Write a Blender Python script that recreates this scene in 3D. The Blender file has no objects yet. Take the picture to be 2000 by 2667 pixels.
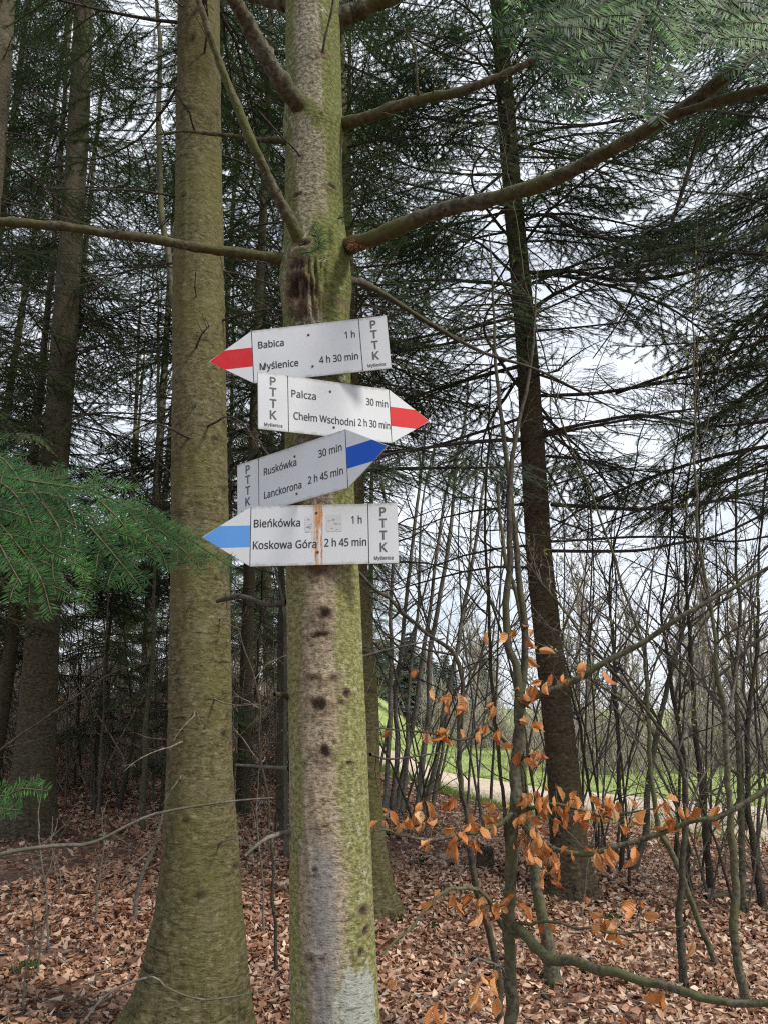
import bpy, math, random, os
import numpy as np
from mathutils import Vector, Matrix

# ------------------------------------------------------------------ camera, sky, sun, exposure
SC = bpy.context.scene
COL = SC.collection
FPX = 1950.0                      # focal length in pixels of the 2000 x 2667 photograph
PITCH = math.radians(14.6)
CZ = 1.55
cam_d = bpy.data.cameras.new('camera')
cam_d.sensor_fit = 'VERTICAL'
cam_d.sensor_height = 36.0
cam_d.lens = FPX / 2667.0 * 36.0
cam_d.clip_start = 0.05
cam_d.clip_end = 2000
cam = bpy.data.objects.new('camera', cam_d)
cam.location = (0, 0, CZ)
cam.rotation_euler = (math.pi / 2 + PITCH, 0, 0)
COL.objects.link(cam)
SC.camera = cam

SUN_EL, SUN_AZ = 46.0, 118.0      # azimuth clockwise from +Y (seen from above): from the right, a little behind
world = bpy.data.worlds.new('World')
SC.world = world
world.use_nodes = True
wn, wl = world.node_tree.nodes, world.node_tree.links
wn.clear()
w_out = wn.new('ShaderNodeOutputWorld')
w_bg = wn.new('ShaderNodeBackground')
w_sky = wn.new('ShaderNodeTexSky')
w_sky.sky_type = 'NISHITA'
w_sky.sun_disc = False
w_sky.sun_elevation = math.radians(SUN_EL)
w_sky.sun_rotation = math.radians(SUN_AZ)
w_tc = wn.new('ShaderNodeTexCoord')
w_map = wn.new('ShaderNodeMapping'); w_map.inputs['Scale'].default_value = (1.0, 1.0, 2.6)
w_noise = wn.new('ShaderNodeTexNoise')
w_noise.inputs['Scale'].default_value = 2.4
w_noise.inputs['Detail'].default_value = 6
w_noise.inputs['Roughness'].default_value = 0.55
w_ramp = wn.new('ShaderNodeValToRGB')
w_ramp.color_ramp.elements[0].position = 0.36; w_ramp.color_ramp.elements[0].color = (0.62, 0.62, 0.62, 1)
w_ramp.color_ramp.elements[1].position = 0.56; w_ramp.color_ramp.elements[1].color = (1, 1, 1, 1)
w_mix = wn.new('ShaderNodeMix'); w_mix.data_type = 'RGBA'
w_mix.inputs['B'].default_value = (7.7, 8.15, 8.9, 1)      # bright cloud, in the sky texture's own units
wl.new(w_tc.outputs['Generated'], w_map.inputs['Vector'])
wl.new(w_map.outputs['Vector'], w_noise.inputs['Vector'])
wl.new(w_noise.outputs['Fac'], w_ramp.inputs['Fac'])
wl.new(w_ramp.outputs['Color'], w_mix.inputs['Factor'])
wl.new(w_sky.outputs['Color'], w_mix.inputs['A'])
wl.new(w_mix.outputs['Result'], w_bg.inputs['Color'])
w_bg.inputs['Strength'].default_value = 0.088
wl.new(w_bg.outputs['Background'], w_out.inputs['Surface'])

sun_d = bpy.data.lights.new('sun', 'SUN')
sun_d.energy = 2.9
sun_d.angle = math.radians(10)
sun_d.color = (1.0, 0.93, 0.82)
sun = bpy.data.objects.new('sun', sun_d)
_a, _e = math.radians(SUN_AZ), math.radians(SUN_EL)
_d = Vector((math.sin(_a) * math.cos(_e), math.cos(_a) * math.cos(_e), math.sin(_e)))
sun.rotation_euler = _d.to_track_quat('Z', 'Y').to_euler()
sun.location = (6, -4, 9)
COL.objects.link(sun)

SC.view_settings.view_transform = 'Standard'
SC.view_settings.look = 'None'
SC.view_settings.gamma = 1.0
SC.view_settings.exposure = 0.58
SC.render.engine = 'CYCLES'
SC.cycles.max_bounces = 5
SC.cycles.diffuse_bounces = 3
SC.cycles.glossy_bounces = 2
SC.cycles.transmission_bounces = 3
SC.cycles.transparent_max_bounces = 6
SC.cycles.volume_bounces = 0
SC.cycles.use_denoising = False       # keep the needle and twig detail crisp
SC.cycles.use_adaptive_sampling = False
SC.cycles.filter_width = 1.15
SC.cycles.sample_clamp_indirect = 6.0

# ------------------------------------------------------------------ numeric helpers
ST, CT = math.sin(PITCH), math.cos(PITCH)

def ray(px, py):
    u = (px - 1000.0) / FPX
    v = (1333.5 - py) / FPX
    return np.array([u, CT - v * ST, ST + v * CT])

def at(px, py, Y):
    d = ray(px, py)
    return np.array([0, 0, CZ]) + d * (Y / d[1])

def depth(p):
    return p[1] * CT + (p[2] - CZ) * ST

def project(p):
    d = depth(p)
    if d < 0.05:
        return (-9999, -9999)
    u = -p[1] * ST + (p[2] - CZ) * CT
    return (1000 + FPX * p[0] / d, 1333.5 - FPX * u / d)

def sstep(a, b, x):
    t = np.clip((x - a) / (b - a), 0, 1)
    return t * t * (3 - 2 * t)

_perm = np.random.RandomState(7).rand(256 * 256)

def vnoise(x, y, seed=0):
    x = np.asarray(x, float) + seed * 17.31
    y = np.asarray(y, float) + seed * 9.77
    xi, yi = np.floor(x).astype(int), np.floor(y).astype(int)
    fx, fy = x - xi, y - yi
    fx = fx * fx * (3 - 2 * fx); fy = fy * fy * (3 - 2 * fy)
    def h(a, b):
        return _perm[((a & 255) * 256 + ((b + a * 31) & 255))]
    a = h(xi, yi) * (1 - fx) + h(xi + 1, yi) * fx
    b = h(xi, yi + 1) * (1 - fx) + h(xi + 1, yi + 1) * fx
    return a * (1 - fy) + b * fy

def fbm(x, y, seed=0, oct=4):
    s, amp, tot = 0, 1.0, 0
    for k in range(oct):
        s = s + amp * vnoise(np.asarray(x) * 2 ** k, np.asarray(y) * 2 ** k, seed + k * 3)
        tot += amp
        amp *= 0.5
    return s / tot

def ground(x, y):
    x = np.asarray(x, float); y = np.asarray(y, float)
    left = 1 - sstep(-2.6, 2.0, x - 0.02 * y)
    rise = 0.085 * np.clip(y - 5.0, 0, 30) * left
    right = sstep(0.5, 3.0, x - 0.03 * y) * sstep(8.0, 14.0, y)
    bank = 0.16 * np.exp(-((x - 1.5) ** 2 + (y - 7.2) ** 2) / 1.6) + 0.10 * np.exp(-((x - 0.3) ** 2 + (y - 6.8) ** 2) / 1.3)
    bank = bank + 0.10 * np.exp(-((x + 3.3) ** 2 + (y - 7.3) ** 2) / 1.2)
    rough = (fbm(x * 0.9, y * 0.9, 3, 4) - 0.5) * 0.16 * (1 - 0.75 * right)
    return rise - 0.10 * right + bank + rough - 0.02

def ground_hit(px, py):
    d = ray(px, py)
    o = np.array([0, 0, CZ])
    t = 1.0
    while t < 120:
        p = o + d * t
        if p[2] < ground(p[0], p[1]):
            lo, hi = t - 0.2, t
            for _ in range(12):
                m = (lo + hi) / 2
                q = o + d * m
                if q[2] < ground(q[0], q[1]): hi = m
                else: lo = m
            return o + d * hi
        t += 0.2
    return o + d * t

# ------------------------------------------------------------------ object helpers
def thing(name, label, cat, loc=(0, 0, 0), group=None):
    o = bpy.data.objects.new(name, None)
    o.empty_display_size = 0.2
    o.location = [float(c) for c in loc]
    COL.objects.link(o)
    tag(o, label, cat, group)
    return o

def tag(o, label, cat, group=None):
    o['label'] = label
    o['category'] = cat
    if group:
        o['group'] = group

def world_loc(o):
    v = Vector((0, 0, 0))
    while o:
        v = v + o.location
        o = o.parent
    return np.array(v)

def mesh(name, v, faces, mats, midx=None, smooth=True, attrs=None):
    """v: (n,3); faces: list of int arrays (m,3) or (m,4)."""
    v = np.ascontiguousarray(v, dtype=np.float32)
    me = bpy.data.meshes.new(name)
    me.vertices.add(len(v))
    me.vertices.foreach_set('co', v.ravel())
    faces = [np.asarray(f, dtype=np.int32) for f in faces if len(f)]
    loops = np.concatenate([f.ravel() for f in faces])
    counts = np.concatenate([np.full(len(f), f.shape[1], dtype=np.int32) for f in faces])
    starts = np.concatenate([[0], np.cumsum(counts)[:-1]]).astype(np.int32)
    me.loops.add(len(loops))
    me.loops.foreach_set('vertex_index', loops)
    me.polygons.add(len(counts))
    me.polygons.foreach_set('loop_start', starts)
    if midx is not None:
        me.polygons.foreach_set('material_index', np.ascontiguousarray(midx, dtype=np.int32))
    me.polygons.foreach_set('use_smooth', np.full(len(counts), bool(smooth)))
    if attrs:
        for k, a in attrs.items():
            a = np.asarray(a, dtype=np.float32)
            if a.ndim == 1:
                at_ = me.attributes.new(k, 'FLOAT', 'POINT')
                at_.data.foreach_set('value', np.ascontiguousarray(a))
            else:
                at_ = me.attributes.new(k, 'FLOAT_VECTOR', 'POINT')
                at_.data.foreach_set('vector', np.ascontiguousarray(a).ravel())
    for m in (mats if isinstance(mats, (list, tuple)) else [mats]):
        me.materials.append(m)
    me.update(calc_edges=True)
    return me

def link(name, me, parent=None, loc=(0, 0, 0), rot=None, scale=None):
    o = bpy.data.objects.new(name, me)
    o.location = [float(c) for c in loc]
    if rot is not None:
        o.rotation_euler = rot
    if scale is not None:
        o.scale = (scale, scale, scale) if np.isscalar(scale) else scale
    if parent is not None:
        o.parent = parent
    COL.objects.link(o)
    return o

def part(name, v, faces, mats, parent, **kw):
    """mesh given in world coordinates, stored relative to its parent"""
    base = world_loc(parent) if parent is not None else np.zeros(3)
    return link(name, mesh(name, np.asarray(v) - base, faces, mats, **kw), parent)

class Acc:
    def __init__(self):
        self.v, self.f3, self.f4, self.m3, self.m4, self.n = [], [], [], [], [], 0
        self.c = []
    def add(self, v, f, mat=0, c=0.0):
        v = np.asarray(v, float); f = np.asarray(f, int)
        if len(v) == 0 or len(f) == 0:
            return
        if f.shape[1] == 3:
            self.f3.append(f + self.n); self.m3.append(np.full(len(f), mat))
        else:
            self.f4.append(f + self.n); self.m4.append(np.full(len(f), mat))
        self.v.append(v); self.n += len(v)
        self.c.append(np.full(len(v), c) if np.isscalar(c) else np.asarray(c))
    def get(self):
        v = np.concatenate(self.v)
        faces, mi = [], []
        if self.f3: faces.append(np.concatenate(self.f3)); mi.append(np.concatenate(self.m3))
        if self.f4: faces.append(np.concatenate(self.f4)); mi.append(np.concatenate(self.m4))
        return v, faces, np.concatenate(mi), np.concatenate(self.c)
    def part(self, name, mats, parent, smooth=True):
        v, f, mi, c = self.get()
        return part(name, v, f, mats, parent, midx=mi, smooth=smooth, attrs={'tint': c})
    def mesh(self, name, mats, smooth=True):
        v, f, mi, c = self.get()
        return mesh(name, v, f, mats, midx=mi, smooth=smooth, attrs={'tint': c})

def unit(a):
    a = np.asarray(a, float)
    n = np.linalg.norm(a, axis=-1, keepdims=True)
    return a / np.maximum(n, 1e-9)

def resample(path, n):
    """smooth (Catmull-Rom) resampling to n points"""
    path = np.asarray(path, float)
    if len(path) == 2:
        t = np.linspace(0, 1, n)[:, None]
        return path[0] * (1 - t) + path[1] * t
    P = np.vstack([2 * path[0] - path[1], path, 2 * path[-1] - path[-2]])
    seg = np.linalg.norm(np.diff(path, axis=0), axis=1)
    cum = np.concatenate([[0], np.cumsum(seg)])
    s = np.linspace(0, cum[-1], n)
    k = np.clip(np.searchsorted(cum, s, side='right') - 1, 0, len(seg) - 1)
    t = ((s - cum[k]) / np.maximum(seg[k], 1e-9))[:, None]
    p0, p1, p2, p3 = P[k], P[k + 1], P[k + 2], P[k + 3]
    return 0.5 * (2 * p1 + (p2 - p0) * t + (2 * p0 - 5 * p1 + 4 * p2 - p3) * t ** 2 + (3 * p1 - p0 - 3 * p2 + p3) * t ** 3)

def tube(path, rad, sides=5, cap=True):
    path = np.asarray(path, float); n = len(path)
    rad = np.broadcast_to(np.asarray(rad, float), (n,))
    tan = unit(np.gradient(path, axis=0))
    ref = np.array([0, 0, 1.0]) if abs(tan[0, 2]) < 0.8 else np.array([1.0, 0, 0])
    a = unit(ref - tan * (tan @ ref)[:, None])
    b = np.cross(tan, a)
    ang = np.arange(sides) * 2 * np.pi / sides
    ring = a[:, None] * np.cos(ang)[None, :, None] + b[:, None] * np.sin(ang)[None, :, None]
    v = (path[:, None] + ring * rad[:, None, None]).reshape(-1, 3)
    i = np.arange(n - 1)[:, None] * sides
    j = np.arange(sides)[None]
    jn = (j + 1) % sides
    f = np.stack([i + j, i + jn, i + sides + jn, i + sides + j], -1).reshape(-1, 4)
    return v, f

# ------------------------------------------------------------------ materials
def new_mat(name):
    m = bpy.data.materials.new(name)
    m.use_nodes = True
    nt = m.node_tree
    return m, nt, nt.nodes['Principled BSDF']

class NT:
    """tiny node-building helper"""
    def __init__(self, nt):
        self.nt = nt; self.n = nt.nodes; self.l = nt.links
    def node(self, t, **kw):
        x = self.n.new(t)
        for k, v in kw.items():
            setattr(x, k, v)
        return x
    def set(self, sock, val):
        if hasattr(val, 'is_output') or isinstance(val, bpy.types.NodeSocket):
            self.l.new(val, sock)
        else:
            sock.default_value = val
    def attr(self, name, out='Fac'):
        x = self.node('ShaderNodeAttribute'); x.attribute_name = name
        return x.outputs[out]
    def coord(self, kind='Object'):
        return self.node('ShaderNodeTexCoord').outputs[kind]
    def mapping(self, vec, scale=(1, 1, 1), loc=(0, 0, 0)):
        x = self.node('ShaderNodeMapping')
        x.inputs['Scale'].default_value = scale; x.inputs['Location'].default_value = loc
        self.l.new(vec, x.inputs['Vector'])
        return x.outputs['Vector']
    def noise(self, vec, scale=5, detail=4, rough=0.55, dist=0):
        x = self.node('ShaderNodeTexNoise')
        x.inputs['Scale'].default_value = scale; x.inputs['Detail'].default_value = detail
        x.inputs['Roughness'].default_value = rough; x.inputs['Distortion'].default_value = dist
        if vec is not None: self.l.new(vec, x.inputs['Vector'])
        return x.outputs['Fac']
    def voronoi(self, vec, scale=5, feature='F1', out='Distance'):
        x = self.node('ShaderNodeTexVoronoi', feature=feature)
        x.inputs['Scale'].default_value = scale
        self.l.new(vec, x.inputs['Vector'])
        return x.outputs[out]
    def ramp(self, fac, stops):
        x = self.node('ShaderNodeValToRGB')
        cr = x.color_ramp
        while len(cr.elements) < len(stops): cr.elements.new(0.5)
        for e, (p, c) in zip(cr.elements, stops):
            e.position = p
            e.color = (c, c, c, 1) if np.isscalar(c) else (*c, 1)
        self.l.new(fac, x.inputs['Fac'])
        return x.outputs['Color']
    def mix(self, fac, a, b, blend='MIX'):
        x = self.node('ShaderNodeMix', data_type='RGBA', blend_type=blend)
        for k, v in (('Factor', fac), ('A', a), ('B', b)):
            s = x.inputs[k] if k == 'Factor' else [i for i in x.inputs if i.name == k and i.type == 'RGBA'][0]
            if isinstance(v, (tuple, list)): s.default_value = (*v, 1) if len(v) == 3 else v
            else: self.set(s, v)
        return [o for o in x.outputs if o.type == 'RGBA'][0]
    def math(self, op, a, b=None, clamp=False):
        x = self.node('ShaderNodeMath', operation=op, use_clamp=clamp)
        self.set(x.inputs[0], a)
        if b is not None: self.set(x.inputs[1], b)
        return x.outputs[0]
    def bump(self, h, strength=0.4, dist=0.01, normal=None):
        x = self.node('ShaderNodeBump')
        x.inputs['Strength'].default_value = strength; x.inputs['Distance'].default_value = dist
        self.l.new(h, x.inputs['Height'])
        if normal is not None: self.l.new(normal, x.inputs['Normal'])
        return x.outputs['Normal']

def bark_mat(name, c_dark, c_mid, c_light, algae, algae_amt=0.5, rough_h=0.4, hs=1.0):
    m, nt, P = new_mat(name)
    N = NT(nt)
    uv = N.attr('bark', 'Vector')
    wide = N.mapping(uv, (34 * hs, 46 * hs, 1))
    n1 = N.noise(wide, 1.0, 10, 0.78)
    fine = N.noise(N.mapping(uv, (45 * hs, 95 * hs, 1)), 1.0, 5, 0.7)
    wrk = N.noise(N.mapping(uv, (5 * hs, 42 * hs, 1)), 1.0, 6, 0.6)
    blob = N.noise(N.mapping(uv, (7, 9, 1), (2, 8, 0)), 1.0, 7, 0.7)
    big = N.noise(N.mapping(uv, (3.0, 1.6, 1)), 1.0, 4, 0.55)
    vert = N.noise(N.mapping(uv, (30, 4, 1)), 1.0, 4, 0.6)
    col = N.ramp(n1, [(0.40, c_dark), (0.50, c_mid), (0.61, c_light)])
    col = N.mix(N.ramp(big, [(0.42, 0.0), (0.62, algae_amt)]), col, algae)
    col = N.mix(N.ramp(fine, [(0.36, 0.7), (0.44, 0.0)]), col, tuple(0.35 * x for x in c_dark))
    col = N.mix(N.ramp(blob, [(0.52, 0.0), (0.62, 0.5)]), col, tuple(0.9 * x for x in c_light))
    col = N.mix(N.ramp(wrk, [(0.33, 0.85), (0.385, 0.0)]), col, tuple(0.45 * x for x in c_dark))
    crk = N.noise(N.mapping(uv, (70, 9, 1)), 1.0, 5, 0.65)
    col = N.mix(N.math('MULTIPLY', N.ramp(crk, [(0.38, 0.9), (0.46, 0.0)]), N.attr('plate')), col, tuple(0.3 * x for x in c_dark))
    lich = N.ramp(N.noise(N.mapping(uv, (9, 16, 1), (4, 2, 0)), 2.6, 8, 0.75), [(0.57, 0.0), (0.62, 0.5)])
    col = N.mix(lich, col, tuple(min(0.5, 1.5 * x + 0.04) for x in c_light))
    col = N.mix(N.math('MULTIPLY', N.attr('knot'), 0.9), col, (0.018, 0.013, 0.009))
    N.set(P.inputs['Base Color'], col)
    P.inputs['Roughness'].default_value = 0.9
    P.inputs['Specular IOR Level'].default_value = 0.2
    hh = N.math('ADD', N.math('MULTIPLY', n1, 0.8), N.math('ADD', N.math('MULTIPLY', fine, 0.35), N.math('MULTIPLY', vert, N.math('MULTIPLY', N.attr('plate'), 1.6))))
    N.set(P.inputs['Normal'], N.bump(hh, rough_h, 0.02))
    return m

def wood_mat(name, a, b, moss=None, scale=40.0):
    m, nt, P = new_mat(name)
    N = NT(nt)
    c = N.coord()
    n = N.noise(c, scale, 4, 0.6)
    col = N.ramp(n, [(0.40, a), (0.60, b)])
    col = N.mix(N.ramp(N.noise(c, scale * 0.35, 5, 0.7), [(0.56, 0.0), (0.66, 0.45)]), col, tuple(min(0.6, 1.5 * x) for x in b))
    if moss:
        col = N.mix(N.ramp(N.noise(c, 5.0, 4, 0.6), [(0.45, 0.0), (0.6, 0.85)]), col, moss)
    N.set(P.inputs['Base Color'], col)
    P.inputs['Roughness'].default_value = 0.85
    P.inputs['Specular IOR Level'].default_value = 0.25
    N.set(P.inputs['Normal'], N.bump(n, 0.9, 0.006))
    return m

def leaf_mat(name, stops, trans=0.35, rough=0.55, spec=0.3, veins=False):
    m, nt, P = new_mat(name)
    N = NT(nt)
    t = N.attr('tint')
    info = N.node('ShaderNodeObjectInfo').outputs['Random']
    t2 = N.math('FRACT', N.math('ADD', t, N.math('MULTIPLY', info, 0.37)))
    col = N.ramp(t2, stops)
    if veins:
        c = N.coord()
        w = N.node('ShaderNodeTexWave', wave_type='BANDS', bands_direction='DIAGONAL')
        w.inputs['Scale'].default_value = 60; w.inputs['Distortion'].default_value = 1.2
        N.l.new(c, w.inputs['Vector'])
        nn = N.noise(c, 30, 3)
        col = N.mix(N.ramp(w.outputs['Fac'], [(0.0, 0.4), (0.5, 0.0)]), col, tuple(0.55 * x for x in stops[0][1]))
        col = N.mix(N.ramp(nn, [(0.4, 0.35), (0.6, 0.0)]), col, tuple(0.6 * x for x in stops[0][1]))
        N.set(P.inputs['Normal'], N.bump(w.outputs['Fac'], 0.4, 0.003))
    N.set(P.inputs['Base Color'], col)
    P.inputs['Roughness'].default_value = rough
    P.inputs['Specular IOR Level'].default_value = spec
    tr = N.node('ShaderNodeBsdfTranslucent')
    N.set(tr.inputs['Color'], col)
    mx = N.node('ShaderNodeMixShader')
    mx.inputs[0].default_value = trans
    N.l.new(P.outputs[0], mx.inputs[1]); N.l.new(tr.outputs[0], mx.inputs[2])
    N.l.new(mx.outputs[0], nt.nodes['Material Output'].inputs['Surface'])
    return m

def flat_mat(name, col, rough=0.5, spec=0.4, metal=0.0):
    m, nt, P = new_mat(name)
    N = NT(nt)
    n = N.noise(N.coord(), 60, 3, 0.6)
    N.set(P.inputs['Base Color'], N.mix(N.ramp(n, [(0.3, 0.0), (0.75, 0.25)]), tuple(col), tuple(0.72 * c for c in col)))
    P.inputs['Roughness'].default_value = rough
    P.inputs['Specular IOR Level'].default_value = spec
    P.inputs['Metallic'].default_value = metal
    return m

MAT = {}
MAT['bark_big'] = bark_mat('bark_big', (0.044, 0.037, 0.018), (0.115, 0.101, 0.047), (0.19, 0.172, 0.10), (0.112, 0.112, 0.030), 0.6, 0.95)
MAT['bark_dark'] = bark_mat('bark_dark', (0.024, 0.020, 0.013), (0.070, 0.059, 0.039), (0.13, 0.113, 0.078), (0.082, 0.080, 0.033), 0.4, 0.8)
MAT['bark_right'] = bark_mat('bark_right', (0.026, 0.019, 0.014), (0.066, 0.050, 0.034), (0.125, 0.098, 0.066), (0.082, 0.078, 0.024), 0.4, 0.7)
MAT['stem_grey'] = wood_mat('stem_grey', (0.075, 0.068, 0.058), (0.175, 0.16, 0.14), (0.08, 0.085, 0.05))
MAT['stem_olive'] = wood_mat('stem_olive', (0.048, 0.044, 0.031), (0.125, 0.118, 0.083), (0.080, 0.090, 0.036))
MAT['stem_dark'] = wood_mat('stem_dark', (0.028, 0.024, 0.02), (0.075, 0.064, 0.052), (0.06, 0.06, 0.03))
MAT['twig_dark'] = wood_mat('twig_dark', (0.03, 0.025, 0.021), (0.075, 0.063, 0.052))
MAT['stem_pale'] = wood_mat('stem_pale', (0.15, 0.14, 0.12), (0.30, 0.28, 0.25), (0.12, 0.13, 0.08))
MAT['twig_pale'] = wood_mat('twig_pale', (0.19, 0.155, 0.12), (0.42, 0.345, 0.275))
MAT['twig_grey'] = wood_mat('twig_grey', (0.065, 0.056, 0.048), (0.14, 0.122, 0.105))
MAT['twig_brown'] = wood_mat('twig_brown', (0.085, 0.066, 0.052), (0.20, 0.165, 0.13))
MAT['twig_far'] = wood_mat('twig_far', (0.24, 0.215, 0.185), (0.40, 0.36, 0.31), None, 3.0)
MAT['branch_moss'] = wood_mat('branch_moss', (0.035, 0.031, 0.019), (0.105, 0.096, 0.062), (0.062, 0.068, 0.016), 60)
MAT['needle_mid'] = leaf_mat('needle_mid', [(0.0, (0.016, 0.034, 0.014)), (0.5, (0.032, 0.062, 0.024)), (1.0, (0.062, 0.105, 0.036))], 0.3, 0.6, 0.15)
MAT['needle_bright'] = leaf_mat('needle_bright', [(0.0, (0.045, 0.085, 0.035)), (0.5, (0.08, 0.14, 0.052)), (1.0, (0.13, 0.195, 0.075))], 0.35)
MAT['needle_near'] = leaf_mat('needle_near', [(0.0, (0.014, 0.042, 0.018)), (0.5, (0.028, 0.080, 0.026)), (0.8, (0.055, 0.145, 0.036)), (1.0, (0.11, 0.25, 0.055))], 0.22, 0.55, 0.15)
MAT['needle_brown'] = leaf_mat('needle_brown', [(0.0, (0.05, 0.03, 0.018)), (1.0, (0.13, 0.06, 0.03))], 0.3)
MAT['needle_rust'] = leaf_mat('needle_rust', [(0.0, (0.22, 0.06, 0.02)), (1.0, (0.35, 0.11, 0.04))], 0.3)
MAT['needle_hazy'] = leaf_mat('needle_hazy', [(0.0, (0.09, 0.13, 0.125)), (1.0, (0.15, 0.20, 0.18))], 0.3)  # distant spruces: the blue of far haze is put into the needle colour
MAT['beech_leaf'] = leaf_mat('beech_leaf', [(0.0, (0.46, 0.165, 0.052)), (0.3, (0.68, 0.28, 0.09)), (0.7, (0.78, 0.41, 0.17)), (1.0, (0.80, 0.56, 0.33))], 0.42, 0.5, 0.35, True)
MAT['litter'] = leaf_mat('litter', [(0.0, (0.12, 0.055, 0.034)), (0.3, (0.25, 0.115, 0.066)), (0.55, (0.40, 0.225, 0.14)), (0.8, (0.54, 0.375, 0.27)), (1.0, (0.66, 0.54, 0.43))], 0.15, 0.45, 0.45)
MAT['bud'] = leaf_mat('bud', [(0.0, (0.25, 0.33, 0.06)), (1.0, (0.40, 0.48, 0.12))], 0.45)
MAT['grass'] = leaf_mat('grass', [(0.0, (0.13, 0.22, 0.04)), (1.0, (0.30, 0.40, 0.10))], 0.3)
MAT['moss'] = leaf_mat('moss', [(0.0, (0.03, 0.06, 0.012)), (1.0, (0.09, 0.13, 0.03))], 0.2)

# ------------------------------------------------------------------ ground, meadow, track
def grid_xy(xs, ys, fz, off=0.0):
    X, Y = np.meshgrid(xs, ys)
    v = np.stack([X, Y, fz(X, Y) + off], -1).reshape(-1, 3)
    nx, ny = len(xs), len(ys)
    i = (np.arange(ny - 1)[:, None] * nx + np.arange(nx - 1)[None]).ravel()
    return v, np.stack([i, i + 1, i + 1 + nx, i + nx], -1)

def soil_mat():
    m, nt, P = new_mat('forest_floor')
    N = NT(nt)
    c = N.coord()
    leafy = N.voronoi(c, 22, 'F1', 'Color')
    sep = N.node('ShaderNodeSeparateColor'); N.l.new(leafy, sep.inputs[0])
    col = N.ramp(sep.outputs[0], [(0.0, (0.06, 0.03, 0.02)), (0.4, (0.17, 0.075, 0.045)), (0.75, (0.28, 0.15, 0.095)), (1.0, (0.36, 0.25, 0.18))])
    bare = N.ramp(N.noise(c, 0.55, 5, 0.6), [(0.52, 0.0), (0.64, 0.8)])
    col = N.mix(bare, col, (0.075, 0.05, 0.04))
    mo = N.ramp(N.noise(N.mapping(c, (1, 1, 1), (7, 3, 0)), 1.3, 5, 0.65), [(0.62, 0.0), (0.70, 0.6)])
    col = N.mix(mo, col, (0.07, 0.085, 0.03))
    N.set(P.inputs['Base Color'], col)
    P.inputs['Roughness'].default_value = 0.95
    N.set(P.inputs['Normal'], N.bump(N.math('ADD', sep.outputs[1], N.noise(c, 30, 5, 0.7)), 0.9, 0.03))
    return m
MAT['soil'] = soil_mat()
xs = np.concatenate([np.linspace(-400, -14, 14)[:-1], np.linspace(-14, 14, 190), np.linspace(14, 400, 14)[1:]])
ys = np.concatenate([np.linspace(-60, 1, 14)[:-1], np.linspace(1, 30, 200), np.linspace(30, 600, 22)[1:]])
v, f = grid_xy(xs, ys, ground)
o = part('ground', v, [f], MAT['soil'], None)
o['kind'] = 'structure'

def grass_mat():
    m, nt, P = new_mat('meadow_grass')
    N = NT(nt)
    c = N.coord()
    n = N.noise(c, 1.2, 8, 0.7)
    n2 = N.noise(N.mapping(c, (20, 3, 1)), 1.0, 5, 0.7)
    col = N.ramp(n, [(0.3, (0.22, 0.28, 0.075)), (0.55, (0.30, 0.38, 0.12)), (0.75, (0.40, 0.46, 0.20))])
    col = N.mix(N.ramp(n2, [(0.5, 0.0), (0.75, 0.5)]), col, (0.38, 0.40, 0.18))
    N.set(P.inputs['Base Color'], col)
    P.inputs['Roughness'].default_value = 0.9
    N.set(P.inputs['Normal'], N.bump(N.noise(c, 18, 5, 0.7), 0.8, 0.05))
    return m
MAT['meadow'] = grass_mat()

def ribbon(pts, widths, off, n=60, k=7, wob=0.0, seed=0):
    c = resample(np.c_[np.asarray(pts, float), np.zeros(len(pts))], n)[:, :2]
    w = np.interp(np.linspace(0, 1, n), np.linspace(0, 1, len(widths)), widths)
    t = unit(np.gradient(c, axis=0))
    nrm = np.c_[-t[:, 1], t[:, 0]]
    s = np.linspace(-1, 1, k)
    rs = np.random.RandomState(seed)
    wv = w[:, None] / 2 * s[None] * (1 + wob * (rs.rand(n, 1) - 0.5))
    XY = c[:, None] + nrm[:, None] * wv[..., None]
    Z = ground(XY[..., 0], XY[..., 1]) + off * np.where(np.abs(s)[None] > 0.99, -0.3, 1.0)
    v = np.concatenate([XY, Z[..., None]], -1).reshape(-1, 3)
    i = (np.arange(n - 1)[:, None] * k + np.arange(k - 1)[None]).ravel()
    return v, np.stack([i, i + 1, i + 1 + k, i + k], -1)

# meadow: a sheet from the edge of the wood outwards, its near edge running diagonally
mx = np.concatenate([np.linspace(-1.0, 22, 90), np.linspace(22, 260, 20)[1:]])
my = np.linspace(0, 1, 120) ** 2.2
U, V = np.meshgrid(mx, my)
near = 14.8 - 0.75 * np.clip(U, -1, 8) + 0.5 * (fbm(U * 0.8, U * 0 + 2, 5) - 0.5)
Yg = near + (420 - near) * V
Xg = U + 0 * V
vv = np.stack([Xg, Yg, ground(Xg, Yg) + 0.05 - 0.08 * (V < 1e-9)], -1).reshape(-1, 3)
nx = len(mx)
i = (np.arange(len(my) - 1)[:, None] * nx + np.arange(nx - 1)[None]).ravel()
o = part('meadow', vv, [np.stack([i, i + 1, i + 1 + nx, i + nx], -1)], MAT['meadow'], None)
o['kind'] = 'structure'

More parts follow.
